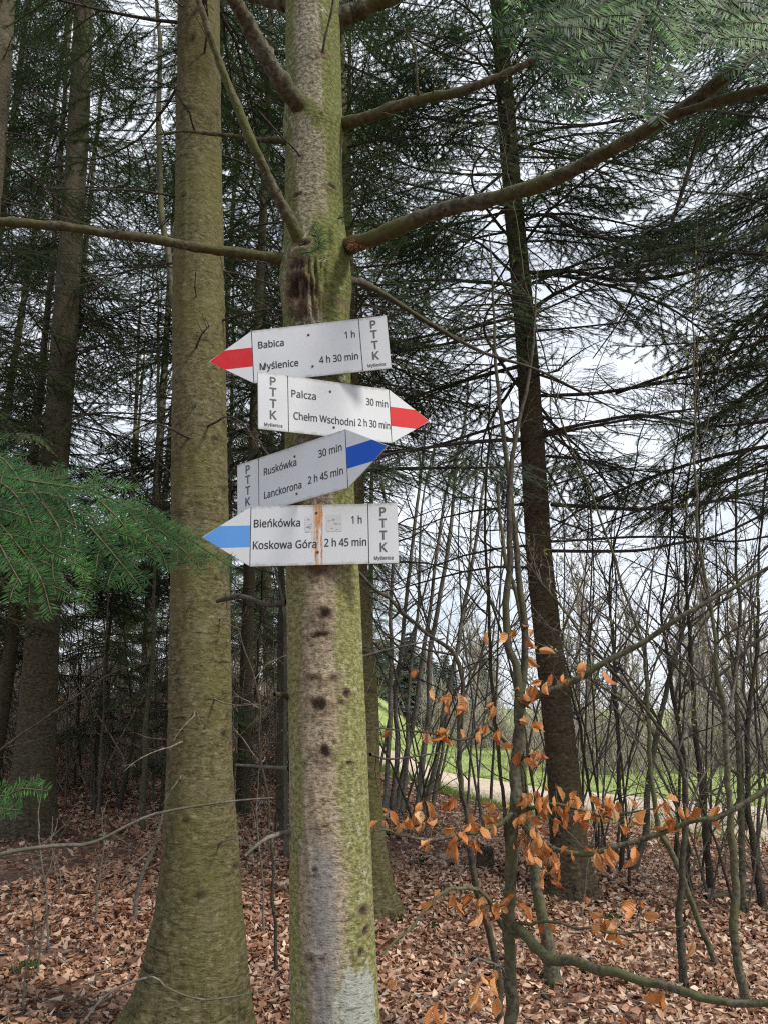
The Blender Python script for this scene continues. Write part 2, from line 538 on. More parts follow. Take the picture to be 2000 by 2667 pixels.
def track_mat():
    m, nt, P = new_mat('gravel_track')
    N = NT(nt)
    c = N.coord()
    n = N.noise(c, 14, 6, 0.75)
    n2 = N.noise(c, 0.7, 4, 0.6)
    col = N.ramp(n, [(0.3, (0.36, 0.27, 0.21)), (0.5, (0.55, 0.44, 0.36)), (0.7, (0.66, 0.58, 0.50))])
    col = N.mix(N.ramp(n2, [(0.50, 0.0), (0.62, 0.6)]), col, (0.30, 0.29, 0.15))
    N.set(P.inputs['Base Color'], col)
    P.inputs['Roughness'].default_value = 0.95
    N.set(P.inputs['Normal'], N.bump(n, 0.7, 0.03))
    return m
MAT['track'] = track_mat()
v, f = ribbon([(-1.6, 17.2), (0.6, 16.4), (2.4, 14.9), (4.2, 12.8), (6.2, 10.8), (9, 9.0), (14, 7.0), (24, 4.5)], [3.0, 3.4, 3.6, 3.4, 3.4, 3.2, 3.2, 3.2], 0.09, 90, 12, 0.06, 3)
o = part('gravel_track', v, [f], MAT['track'], None)
o['kind'] = 'structure'

# ------------------------------------------------------------------ trunks
def trunk_mesh(path, rad, n_ang=40, dz=0.05, flare=None, bark_amp=0.006, seed=0, knots=(), front_dense=False):
    """rings along a centre line; flare = list of (angle, extra radius, angular width, height scale)"""
    path = np.asarray(path, float)
    L = np.linalg.norm(np.diff(path, axis=0), axis=1).sum()
    n = max(8, int(L / dz))
    c = resample(path, n)
    zsrc = np.concatenate([[0], np.cumsum(np.linalg.norm(np.diff(path, axis=0), axis=1))]) / L
    r = np.interp(np.linspace(0, 1, n), zsrc, rad)
    u = np.linspace(0, 1, n_ang, endpoint=False)
    a = u * 2 * np.pi
    if front_dense:                       # angle -pi/2 faces the camera
        a = a + 0.45 * np.sin(a - math.pi / 2)
    A, R = np.meshgrid(a, r)
    h = c[:, 2] - c[0, 2]
    Hh = np.repeat(h[:, None], n_ang, 1)
    rm = float(np.mean(r))
    S = (((A + math.pi / 2 + math.pi) % (2 * math.pi)) - math.pi) * rm      # arc length from the camera-facing line
    ca, sa = np.cos(A), np.sin(A)
    disp = bark_amp * (fbm(ca * 3 + Hh * 2.2 + 5, sa * 3 + Hh * 2.2, seed, 4) - 0.5) * 2
    disp = disp + bark_amp * 0.5 * (fbm(ca * 9 + 7 + Hh * 17, sa * 9 + Hh * 17, seed + 5, 3) - 0.5)
    plate = np.zeros_like(S)
    if flare is not None:
        for (ang, ex, wd, hs) in flare:
            dd = np.angle(np.exp(1j * (A - ang)))
            disp = disp + ex * np.exp(-(dd / wd) ** 2) * np.exp(-Hh / hs)
        plate = np.exp(-Hh / 0.55)
        disp = disp + plate * 0.012 * (fbm(A * 7, Hh * 3, seed + 9, 3) - 0.5) * 2
    knot = np.zeros_like(S)
    halo = np.zeros_like(S)
    for (s0, h0, ka, kb, kd) in knots:
        wx = (fbm(S * 55 + s0 * 300, Hh * 55, seed + 4, 3) - 0.5) * 0.9 * ka; wy = (fbm(S * 55, Hh * 55 + h0 * 100, seed + 6, 3) - 0.5) * 0.9 * kb
        d = np.sqrt(((S - s0 + wx) / (ka * 1.1)) ** 2 + ((Hh - h0 + wy) / kb) ** 2)
        near = d < 4
        dn = np.where(near, d, 4)
        disp = disp + np.where(near, kd * (0.55 * np.exp(-(dn - 1.15) ** 2 / 0.22) - 0.9 * np.exp(-dn ** 2 / 0.35) + 0.18 * np.sin(dn * 9) * np.exp(-dn * 0.9)), 0)
        wob = 0.45 + 1.1 * fbm(S * 110, Hh * 110, seed + 2, 3)
        halo = np.maximum(halo, np.where(near, np.exp(-(dn * wob) ** 2 / 3.0), 0) * min(1.0, ka / 0.018))
        knot = np.maximum(knot, np.where(near, np.exp(-(dn * wob) ** 2 / 0.6), 0) * (1.0 if kd > 0.0065 else 0.62))
    RR = R + disp
    v = np.stack([c[:, 0:1] + ca * RR, c[:, 1:2] + sa * RR, np.repeat(c[:, 2:3], n_ang, 1)], -1).reshape(-1, 3)
    i = np.arange(n - 1)[:, None] * n_ang
    j = np.arange(n_ang)[None]; jn = (j + 1) % n_ang
    f = np.stack([i + j, i + jn, i + n_ang + jn, i + n_ang + j], -1).reshape(-1, 4)
    at_ = {'bark': np.stack([S, Hh, 0 * S], -1).reshape(-1, 3), 'knot': knot.ravel(), 'plate': plate.ravel(), 'halo': halo.ravel()}
    return v, f, at_

def px_trunk(rows, Y, dYtop=0.0):
    """rows: (py, left px, right px) from bottom to top -> centre line and radii at depth Y"""
    P, R = [], []
    n = len(rows)
    for k, (py, xl, xr) in enumerate(rows):
        p = at((xl + xr) / 2, py, Y + dYtop * k / max(1, n - 1))
        P.append(p); R.append((xr - xl) / 2 / FPX * depth(p))
    return np.array(P), np.array(R)

def extend_down(P, R, grow=1.06):
    """continue a centre line to the ground if it starts above it"""
    b = P[0]; d = unit(P[0] - P[1])
    g = float(ground(b[0], b[1]))
    if b[2] > g + 0.02:
        x, y = b[0], b[1]
        t = (b[2] - g + 0.12) / max(0.5, -d[2]) if d[2] < -0.5 else (b[2] - g + 0.12)
        q = b + (d if d[2] < -0.5 else np.array([0, 0, -1.0])) * t
        P = np.vstack([q, P]); R = np.concatenate([[R[0] * grow], R])
    return P, R

def extend_up(P, R, height, rtop):
    d = unit(P[-1] - P[-2])
    t = (height - P[-1][2]) / max(0.4, d[2])
    if t > 0:
        P = np.vstack([P, P[-1] + d * t]); R = np.concatenate([R, [rtop]])
    return P, R

# ------------------------------------------------------------------ the fir that carries the signs
SIGN_Y = 2.13
rows = [(2900, 750, 1010), (2667, 759, 991), (2410, 757, 975), (2170, 757, 964), (1860, 752, 951), (1567, 747, 940), (1300, 744, 924),
        (1000, 742, 914), (830, 740, 909), (760, 738, 908), (690, 738, 907), (640, 740, 906), (560, 743, 896), (420, 744, 892), (300, 743, 892), (180, 745, 888), (0, 745, 884)]
P, R = px_trunk(rows, SIGN_Y)
P, R = extend_down(P, R, 1.25)
P, R = extend_up(P, R, 4.9, 0.072)
base = P[0].copy()
sign_tree = thing('fir_tree', 'fir trunk in the middle carrying the four white trail signs', 'tree', base)

def trunk_axis(z):
    return np.array([np.interp(z, P[:, 2], P[:, 0]), np.interp(z, P[:, 2], P[:, 1])]), np.interp(z, P[:, 2], R)

RM = None
_c = resample(P, 400)
RM_est = float(np.mean(np.interp(np.linspace(0, 1, 400), np.concatenate([[0], np.cumsum(np.linalg.norm(np.diff(P, axis=0), axis=1))]) / np.linalg.norm(np.diff(P, axis=0), axis=1).sum(), R)))

def on_trunk(px, py):
    q = at(px, py, SIGN_Y - 0.09)
    (cx, cy), r = trunk_axis(q[2])
    for _ in range(4):
        s = np.clip((q[0] - cx) / r, -0.98, 0.98)
        q = at(px, py, cy - r * math.sqrt(1 - s * s))
        (cx, cy), r = trunk_axis(q[2])
    s = np.clip((q[0] - cx) / r, -0.98, 0.98)
    return math.asin(s), q[2] - base[2], q

knots_px = [  # px, py, half width px, half height px, depth m
    (844, 1597, 19, 20, 0.010), (832, 1654, 30, 9, 0.007), (817, 1767, 20, 9, 0.005), (869, 1768, 17, 14, 0.006), (829, 1838, 24, 22, 0.008),
    (902, 1806, 13, 14, 0.009), (888, 1832, 14, 10, 0.005), (844, 1960, 20, 18, 0.007), (869, 1936, 12, 11, 0.005), (911, 1986, 12, 9, 0.008), (902, 2045, 6, 6, 0.003),
    (847, 2151, 12, 9, 0.006), (822, 2265, 12, 8, 0.006), (948, 2371, 13, 17, 0.009), (951, 2425, 11, 12, 0.008), (939, 2482, 11, 13, 0.008),
    (810, 2497, 14, 13, 0.006), (836, 2500, 16, 9, 0.004), (835, 1488, 34, 14, 0.006), (775, 508, 16, 7, 0.007), (866, 487, 15, 8, 0.008), (840, 137, 16, 7, 0.007), (835, 300, 8, 7, 0.005),
    (780, 403, 10, 6, 0.006), (780, 690, 24, 30, 0.008), (770, 760, 22, 40, 0.010), (806, 760, 20, 36, 0.010), (790, 640, 20, 14, 0.008), (888, 790, 20, 8, 0.005), (800, 2225, 8, 6, 0.003)]
knots = []
for (px, py, a, b, kd) in knots_px:
    phi, h, q = on_trunk(px, py)
    dd = depth(q) / FPX
    knots.append((phi * RM_est, h, max(0.008, a * dd / max(0.45, math.cos(phi))), b * dd, kd))
v, f, att = trunk_mesh(P, R, 120, 0.0072, None, 0.0035, 11, knots, True)
RM_est2 = None
phi = att['bark'][:, 0] / max(1e-6, np.abs(att['bark'][:, 0]).max()) * math.pi
hh = att['bark'][:, 1]
H_sign = 2.0 - base[2]
nz = fbm(phi * 4 + 3, hh * 6, 21, 4) - 0.5
nz2 = fbm(phi * 2.0, hh * 1.3, 31, 4) - 0.5
low = sstep(2.3 - base[2], 1.9 - base[2], hh)              # 1 below the signs
nzb = fbm(phi * 1.2 + 5, hh * 3.2, 61, 4) - 0.5
leftg = sstep(-0.38, -0.85, phi + 0.35 * nz + 0.7 * nzb)
rightg = sstep(0.02, 0.58, phi + 0.45 * nz + 0.7 * nzb) * (0.62 + 0.38 * sstep(0.5, 0.9, phi))
up_right = sstep(0.30, 0.62, phi + 0.5 * nz)
up_left = 0.8 * sstep(-0.2, -0.9, phi + 0.6 * nz)
whorl = np.exp(-((hh - (on_trunk(820, 690)[1])) / 0.20) ** 2) * (0.75 + 0.5 * sstep(-0.2, 0.5, phi + nz)) + 0.8 * np.exp(-((hh - (on_trunk(800, 285)[1] - 0.10 * phi)) / 0.06) ** 2)
algae = low * np.maximum(leftg, rightg) + (1 - low) * np.clip(np.maximum(np.maximum(up_right, up_left), whorl), 0, 1)
h_of = lambda py: on_trunk(845, py)[1]
grey = low * np.exp(-((phi + 0.13 + 0.2 * nz) / 0.30) ** 4) * sstep(h_of(2120), h_of(2290), hh)
pale = low * sstep(0.0, 0.28, phi + nz * 0.9) * sstep(1.35, 0.95, phi + nz * 0.6) * sstep(h_of(2450), h_of(2620), hh + 0.10 * nz)
stain = low * np.exp(-((phi + 0.13 + 0.3 * nz) / 0.26) ** 2) * sstep(h_of(1560), h_of(1480), hh) * 0.85
stain = np.maximum(stain, low * np.exp(-((phi - 0.02 + 0.4 * nz) / 0.24) ** 2 - ((hh - h_of(1610)) / 0.055) ** 2) * 0.7)
stain = np.maximum(stain, (1 - low) * np.exp(-((phi + 0.52 + 0.5 * nz) / 0.34) ** 2 - ((hh - h_of(760)) / 0.105) ** 4) * 1.0)
stain = np.maximum(stain, low * np.exp(-((phi + 0.05 + 0.3 * nz) / 0.35) ** 2) * 0.45 * np.exp(-((hh - h_of(1950)) / 0.05) ** 2))
stain = np.maximum(stain, low * np.exp(-((phi + 0.10 + 0.3 * nz) / 0.30) ** 2) * 0.45 * np.exp(-((hh - h_of(1830)) / 0.05) ** 2))
att.update({'algae': np.clip(algae, 0, 1), 'grey': grey, 'pale': np.clip(pale, 0, 1), 'stain': np.clip(stain, 0, 1), 'upper': 1 - low})
# torn, ridged wound above the signs
wound = (1 - low) * np.exp(-((phi + 0.30 + 0.5 * nz) / 0.55) ** 4 - ((hh - h_of(765)) / 0.11) ** 4)
ridge = (fbm(phi * 20, hh * 14, 41, 4) - 0.5) * 0.07 * wound
bump_up = (1 - low) * 0.010 * np.exp(-((hh - h_of(690)) / 0.10) ** 2) + 0.006 * (1 - low) * np.exp(-((hh - h_of(290)) / 0.05) ** 2)
cen = np.stack([np.interp(v[:, 2], P[:, 2], P[:, 0]), np.interp(v[:, 2], P[:, 2], P[:, 1]), v[:, 2]], -1)
v = v + unit(v - cen) * (ridge + bump_up)[:, None]

def sign_bark():
    m, nt, Pn = new_mat('bark_sign_tree')
    N = NT(nt)
    uv = N.attr('bark', 'Vector')
    mott = N.noise(N.mapping(uv, (62, 80, 1)), 1.0, 9, 0.76)
    streak = N.noise(N.mapping(uv, (40, 7, 1)), 1.0, 6, 0.6)
    lent = N.noise(N.mapping(uv, (70, 210, 1)), 1.0, 3, 0.55)
    big = N.noise(N.mapping(uv, (11, 7, 1)), 1.0, 6, 0.62)
    beige = N.ramp(mott, [(0.40, (0.12, 0.092, 0.058)), (0.49, (0.29, 0.24, 0.165)), (0.58, (0.44, 0.385, 0.28))])
    greyc = N.ramp(mott, [(0.3, (0.12, 0.115, 0.11)), (0.6, (0.26, 0.255, 0.245))])
    col = N.mix(N.ramp(streak, [(0.40, 0.0), (0.66, 0.45)]), beige, (0.25, 0.185, 0.125))
    col = N.mix(N.math('MULTIPLY', N.attr('grey'), 0.93), col, greyc)
    # algae film, patchy
    alg_lo = N.ramp(mott, [(0.38, (0.090, 0.094, 0.028)), (0.49, (0.175, 0.178, 0.060)), (0.60, (0.31, 0.31, 0.155))])
    alg_hi = N.ramp(mott, [(0.38, (0.036, 0.047, 0.010)), (0.49, (0.085, 0.104, 0.018)), (0.60, (0.17, 0.185, 0.055))])
    alg = N.mix(N.attr('upper'), alg_lo, alg_hi)
    am = N.math('ADD', N.attr('algae'), N.math('MULTIPLY', N.math('SUBTRACT', N.math('ADD', N.math('MULTIPLY', big, 0.55), N.math('MULTIPLY', mott, 0.45)), 0.5), 2.0))
    am2 = N.math('MULTIPLY', N.ramp(am, [(0.22, 0.0), (0.62, 0.96)]), 1.0)
    col = N.mix(am2, col, alg)
    # upper trunk is darker and greyer where bare
    col = N.mix(N.math('MULTIPLY', N.attr('upper'), N.math('SUBTRACT', 1.0, am2)), col, N.ramp(mott, [(0.40, (0.060, 0.055, 0.030)), (0.49, (0.160, 0.148, 0.092)), (0.58, (0.31, 0.295, 0.215))]))
    # pale crustose lichen: big plate low on the right plus scattered wandering patches
    pl = N.math('ADD', N.attr('pale'), N.math('MULTIPLY', N.math('SUBTRACT', N.math('ADD', N.math('MULTIPLY', big, 0.65), N.math('MULTIPLY', mott, 0.35)), 0.5), 2.6))
    lichc = N.ramp(mott, [(0.3, (0.20, 0.215, 0.195)), (0.6, (0.37, 0.40, 0.37))])
    col = N.mix(N.ramp(pl, [(0.40, 0.0), (0.75, 0.88)]), col, lichc)
    wand = N.noise(N.mapping(uv, (19, 8, 1), (3, 9, 0)), 1.0, 6, 0.6, 0.6)
    band = N.math('ABSOLUTE', N.math('SUBTRACT', wand, 0.5))
    wm = N.math('MULTIPLY', N.ramp(band, [(0.008, 0.75), (0.024, 0.0)]), N.ramp(N.noise(N.mapping(uv, (6, 3, 1), (1, 5, 0)), 1.0, 3), [(0.52, 0.0), (0.60, 1.0)]))
    wm = N.math('MULTIPLY', wm, N.ramp(mott, [(0.40, 0.1), (0.55, 1.0)]))
    col = N.mix(wm, col, (0.44, 0.44, 0.38))
    spots = N.ramp(N.noise(N.mapping(uv, (16, 20, 1), (9, 1, 0)), 1.0, 7, 0.7), [(0.62, 0.0), (0.66, 0.75)])
    col = N.mix(spots, col, (0.42, 0.42, 0.37))
    # dark specks and lenticels
    col = N.mix(N.ramp(lent, [(0.33, 0.8), (0.42, 0.0)]), col, (0.06, 0.048, 0.03))
    cracks = N.ramp(N.noise(N.mapping(uv, (9, 75, 1)), 1.0, 5, 0.65), [(0.33, 0.65), (0.39, 0.0)])
    col = N.mix(cracks, col, (0.07, 0.055, 0.035))
    # resin stains and knots
    sm = N.math('ADD', N.attr('stain'), N.math('MULTIPLY', N.math('SUBTRACT', N.noise(N.mapping(uv, (130, 60, 1), (5, 5, 0)), 1.0, 6, 0.75), 0.5), 2.2))
    col = N.mix(N.ramp(sm, [(0.30, 0.0), (0.70, 0.88)]), col, N.ramp(mott, [(0.3, (0.022, 0.015, 0.011)), (0.6, (0.10, 0.062, 0.04))]))
    grain = N.noise(N.mapping(uv, (150, 150, 1)), 1.0, 5, 0.75)
    hm = N.math('ADD', N.attr('halo'), N.math('MULTIPLY', N.math('SUBTRACT', grain, 0.5), 2.4))
    col = N.mix(N.ramp(hm, [(0.42, 0.0), (0.80, 0.7)]), col, N.ramp(grain, [(0.36, (0.05, 0.034, 0.022)), (0.6, (0.19, 0.135, 0.09))]))
    km = N.math('ADD', N.attr('knot'), N.math('MULTIPLY', N.math('SUBTRACT', grain, 0.5), 2.0))
    col = N.mix(N.ramp(km, [(0.44, 0.0), (0.60, 0.95)]), col, N.ramp(grain, [(0.4, (0.016, 0.011, 0.009)), (0.62, (0.085, 0.058, 0.04))]))
    N.set(Pn.inputs['Base Color'], col)
    Pn.inputs['Roughness'].default_value = 0.88
    Pn.inputs['Specular IOR Level'].default_value = 0.25
    hgt = N.math('ADD', N.math('MULTIPLY', mott, 1.0), N.math('ADD', N.math('MULTIPLY', lent, 0.5), N.math('MULTIPLY', wm, 0.25)))
    N.set(Pn.inputs['Normal'], N.bump(hgt, 0.8, 0.008))
    return m
MAT['bark_sign'] = sign_bark()
part('trunk', v, [f], MAT['bark_sign'], sign_tree, attrs=att)
_tp = np.vstack([P[-1] - [0, 0, 0.03], P[-1] + [0, 0, 4.5]])
v, f, att = trunk_mesh(_tp, [0.073, 0.03], 20, 0.2, None, 0.003, 12)
part('upper_trunk', v, [f], MAT['bark_big'], sign_tree, attrs=att)

# ------------------------------------------------------------------ twig and needle generators
def perp(t, rs):
    r = rs.normal(size=3)
    r = r - t * (r @ t)
    return unit(r)

def bare_twigs(acc, path, rad, rs, level, n, len_f, sides=4, up=0.25, t0=0.12, mat=0, ang=(0.6, 1.15), jit=0.14, minr=0.0009, buds=None, flat=None):
    """side twigs on a tube path, recursively"""
    path = np.asarray(path, float)
    L = np.linalg.norm(np.diff(path, axis=0), axis=1).sum()
    tan = unit(np.gradient(path, axis=0))
    m = len(path)
    rad = np.broadcast_to(np.asarray(rad, float), (m,))
    for _ in range(n):
        t = t0 + (1 - t0) * rs.rand()
        k = min(m - 1, int(t * (m - 1)))
        a = rs.uniform(*ang)
        pv = perp(tan[k], rs)
        if flat is not None:
            pv = unit(pv * np.array([1, 1, flat]))
        d = unit(tan[k] * math.cos(a) + pv * math.sin(a))
        ll = len_f * L * (1.05 - 0.7 * t) * rs.uniform(0.45, 1.1)
        ns = 5 if level > 1 else 3
        q = [path[k]]
        for s in range(ns):
            d = unit(d + rs.normal(size=3) * jit + np.array([0, 0, up * 0.12]))
            q.append(q[-1] + d * ll / ns)
        q = np.array(q)
        r0 = max(minr, min(rad[k] * 0.62, 0.012 * ll + 0.0006))
        rr = np.linspace(r0, minr * 0.8, len(q))
        acc.add(*tube(q, rr, 3 if r0 < 0.004 else sides), mat)
        if buds is not None and level <= 1:
            for s in range(2, len(q)):
                if rs.rand() < buds[1]:
                    leaflet(acc, q[s], rs, buds[2], buds[0])
        if level > 1:
            bare_twigs(acc, q, rr, rs, level - 1, max(2, int(n * 0.5)), len_f * 0.95, sides, up, 0.2, mat, ang, jit * 1.15, minr, buds, flat)

def leaflet(acc, p, rs, size, mat):
    """a little tuft of opening leaves"""
    for _ in range(rs.randint(2, 4)):
        d = unit(rs.normal(size=3) + np.array([0, 0, -0.2]))
        w = perp(d, rs)
        s = size * rs.uniform(0.6, 1.2)
        acc.add([p, p + d * s * 0.5 + w * s * 0.28, p + d * s, p + d * s * 0.5 - w * s * 0.28], [[0, 1, 2, 3]], mat, rs.rand())

def needles(acc, path, rs, nl, nw, spacing, side, mat, tint=0.5, tspread=0.25, diamond=False, rows=2, lift=0.25, fwd=0.55):
    """two (or three) rows of flat needles along a twig"""
    path = np.asarray(path, float)
    seg = np.linalg.norm(np.diff(path, axis=0), axis=1)
    cum = np.concatenate([[0], np.cumsum(seg)])
    n = int(cum[-1] / spacing)
    if n < 2:
        return
    s = np.linspace(0, cum[-1], n)
    p = np.stack([np.interp(s, cum, path[:, k]) for k in range(3)], -1)
    t = unit(np.gradient(p, axis=0))
    sd = unit(side - t * (t @ side)[:, None])
    up = np.cross(t, sd)
    for r in range(rows):
        sg = (-1, 1, 0.25)[r]
        lf = lift if r < 2 else 1.0
        d = unit(sd * sg + t * fwd + up * (lf * rs.normal(0.6, 0.5, size=(n, 1))) + rs.normal(size=(n, 3)) * 0.12)
        taper = np.clip(np.minimum(s / 0.02 + 0.5, (cum[-1] - s) / 0.02 + 0.55), 0, 1)[:, None]
        ln = nl * rs.uniform(0.75, 1.1, size=(n, 1)) * taper
        w = t * nw * 0.5
        tn = np.clip(tint + tspread * rs.normal(size=n), 0, 0.999)
        if diamond:
            mid = p + d * ln * 0.55
            vv = np.stack([p, mid - w, p + d * ln, mid + w], 1).reshape(-1, 3)
            acc.add(vv, np.arange(4 * n).reshape(-1, 4), mat, np.repeat(tn, 4))
        else:
            vv = np.stack([p - w, p + d * ln, p + w], 1).reshape(-1, 3)
            acc.add(vv, np.arange(3 * n).reshape(-1, 3), mat, np.repeat(tn, 3))

def fir_spray(acc, path, r0, side, rs, side_len, gap=0.06, nl=0.022, nw=0.003, nsp=0.005, diamond=False, bare=0.15, sec=True, sec_gap=0.05, droop=0.15,
              both=True, tint=0.45, rows=2, tip_tint=0.0, wood=0, leaf=1, skip=0.0, main_needles=0.5):
    """a flat spray of needled twigs on an axis; side = in-plane sideways vector"""
    path = np.asarray(path, float)
    m = len(path)
    rr = np.linspace(r0, max(0.0012, r0 * 0.18), m)
    acc.add(*tube(path, rr, 6 if r0 > 0.006 else 4), wood)
    seg = np.linalg.norm(np.diff(path, axis=0), axis=1)
    cum = np.concatenate([[0], np.cumsum(seg)]); L = cum[-1]
    tan = unit(np.gradient(path, axis=0))
    side = unit(side)
    s = bare * L
    sg = 1
    while s < L * 0.985:
        t = s / L
        p = np.array([np.interp(s, cum, path[:, k]) for k in range(3)])
        k = min(m - 1, int(t * (m - 1)))
        tg = tan[k]
        sd = unit(side - tg * (side @ tg))
        nrm = np.cross(tg, sd)
        if rs.rand() >= skip:
            ll = side_len(t) * rs.uniform(0.6, 1.1)
            d = unit(sd * sg * rs.uniform(0.75, 1.0) + tg * rs.uniform(0.45, 0.8) + nrm * rs.normal() * 0.12 + np.array([0, 0, -droop]))
            q = [p]
            nseg = 5
            for _ in range(nseg):
                d = unit(d + tg * 0.10 + np.array([0, 0, -droop * 0.25]) + rs.normal(size=3) * 0.06)
                q.append(q[-1] + d * ll / nseg)
            q = np.array(q)
            acc.add(*tube(q, np.linspace(max(0.0012, min(r0 * 0.4, 0.010 * ll + 0.0006)), 0.0009, len(q)), 3), wood)
            tt = np.clip(tint + tip_tint * t + rs.normal() * 0.10, 0, 0.95)
            nside = np.cross(unit(q[-1] - q[0]), nrm)
            nb = 0 if ll < 0.25 else 1
            needles(acc, q[nb:], rs, nl, nw, nsp, nside, leaf, tt, 0.12, diamond, rows)
            if sec and ll > 0.10:
                u = 0.18 * ll
                sg2 = 1
                qt = unit(np.gradient(q, axis=0))
                while u < ll * 0.93:
                    kk = u / ll * nseg
                    k0 = min(nseg - 1, int(kk)); fr = kk - k0
                    pp = q[k0] * (1 - fr) + q[k0 + 1] * fr
                    l2 = 0.42 * (ll - u) * rs.uniform(0.6, 1.1) + 0.02
                    if l2 > 0.03:
                        d2 = unit(nside * sg2 + qt[k0] * rs.uniform(0.6, 1.0) + nrm * rs.normal() * 0.15 + np.array([0, 0, -droop * 0.6]))
                        q2 = np.array([pp, pp + d2 * l2 * 0.5, pp + unit(d2 + qt[k0] * 0.2) * l2])
                        acc.add(*tube(q2, np.array([0.0013, 0.001, 0.0008]), 3), wood)
                        needles(acc, q2, rs, nl, nw, nsp, np.cross(d2, nrm), leaf, np.clip(tt + 0.08, 0, 0.95), 0.12, diamond, rows)
                    sg2 = -sg2
                    u += sec_gap * rs.uniform(0.7, 1.3)
        sg = -sg if both else sg
        s += gap * rs.uniform(0.7, 1.3)
    k0 = int(m * (1 - main_needles))
    needles(acc, path[k0:], rs, nl, nw, nsp, side, leaf, tint + tip_tint, 0.12, diamond, rows)

# ---- shared boughs (unit about 2 m long, along +X, lying in the XY plane, drooping)
def make_bough(seed, L=2.0, kind='live'):
    rs = np.random.RandomState(seed)
    t = np.linspace(0, 1, 14)
    wig = rs.normal() * 0.10
    path = np.stack([L * t * (1 - 0.06 * t), L * wig * np.sin(t * 3.0) + 0.02 * np.cumsum(rs.normal(size=14)) * 0.5, L * (0.05 * t - rs.uniform(0.06, 0.22) * t ** 2 + 0.05 * t ** 4)], -1)
    acc = Acc()
    if kind == 'dead':
        rr = np.linspace(0.011, 0.002, 14)
        acc.add(*tube(path, rr, 5), 0)
        bare_twigs(acc, path, rr, rs, 3, 13, 0.30, 3, -0.2, 0.10, 0, (0.6, 1.0), 0.08, 0.0009, None, 0.35)
    else:
        sl = lambda u: (0.52 * L * (1 - u) ** 0.8 * min(1, u * 3 + 0.25) + 0.05)
        fir_spray(acc, path, 0.014, np.array([0, 1.0, 0]), rs, sl, gap=0.070, nl=0.023, nw=0.0068, nsp=0.0075, bare=0.10 if kind == 'live' else 0.2,
                  sec_gap=0.058, droop=0.20, tint=0.4, tip_tint=0.25, skip=0.08 if kind == 'live' else 0.42)
        if kind != 'live':
            bare_twigs(acc, path, np.linspace(0.011, 0.002, 14), rs, 2, 12, 0.30, 3, -0.2, 0.05, 0, (0.6, 1.1), 0.16, 0.001, None, 0.35)
    leafm = {'live': 'needle_mid', 'thin': 'needle_mid', 'bright': 'needle_bright', 'dead': 'needle_brown'}[kind]
    return acc.mesh('fir_bough', [MAT['twig_dark'], MAT[leafm]], smooth=False)

LIVE = [make_bough(100 + k, 2.0, 'live') for k in range(5)]
THIN = [make_bough(140 + k, 2.0, 'thin') for k in range(3)]
DEAD = [make_bough(180 + k, 1.6, 'dead') for k in range(4)]
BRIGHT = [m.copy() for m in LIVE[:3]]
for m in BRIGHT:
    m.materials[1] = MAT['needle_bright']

def in_view(p, mx=350, my=500):
    a, b = project(p)
    return -mx < a < 2000 + mx and -my < b < 2667 + 300

def add_boughs(tree, axis, h0, h1, rs, lmax, step=0.32, per=4, kinds=(0.6, 0.25, 0.15), pitch=(-0.32, 0.05), bright=False, azi=None, ltop=0.5, cull=True):
    """axis: centre-line points (world)"""
    base_w = world_loc(tree)
    z = h0
    cnt = 0
    while z < h1:
        for k in range(per):
            zz = z + rs.uniform(-0.12, 0.12)
            az = rs.uniform(0, 2 * math.pi) if azi is None else rs.uniform(*azi)
            u = (zz - h0) / max(0.1, h1 - h0)
            L = lmax * (1 - (1 - ltop) * u) * rs.uniform(0.55, 1.1)
            x = np.interp(zz, axis[:, 2], axis[:, 0]); y = np.interp(zz, axis[:, 2], axis[:, 1])
            r = rs.rand()
            el = rs.uniform(*pitch)
            tip = np.array([x + math.cos(az) * L, y + math.sin(az) * L, zz + math.sin(el) * L])
            mid = np.array([x, y, zz]) * 0.5 + tip * 0.5
            if cull and not (in_view(mid) or in_view(tip) or in_view(np.array([x, y, zz]))):
                continue
            if r < kinds[0]: me = (BRIGHT if bright else LIVE)[rs.randint(3 if bright else 5)]; Lr = 2.0; nm = 'bough'
            elif r < kinds[0] + kinds[1]: me = THIN[rs.randint(3)]; Lr = 2.0; nm = 'bough'
            else: me = DEAD[rs.randint(4)]; Lr = 1.6; nm = 'dead_branch'; L *= 0.7
            sc = L / Lr
            o = link(nm, me, tree, np.array([x, y, zz]) - base_w, (rs.uniform(-0.35, 0.35), -el, az), (sc, sc * rs.uniform(0.85, 1.15), sc))
            cnt += 1
        z += step * rs.uniform(0.8, 1.2)
    return cnt

# ------------------------------------------------------------------ the four trail signs
HB, LR, LA = 0.17, 0.404, 0.134
_fp = os.path.join(bpy.utils.system_resource('DATAFILES'), 'fonts', 'NotoSansHebrew-Regular.woff2')
try:
    FONT = bpy.data.fonts.load(_fp)          # a plain sans that ships inside Blender
except Exception:
    FONT = None

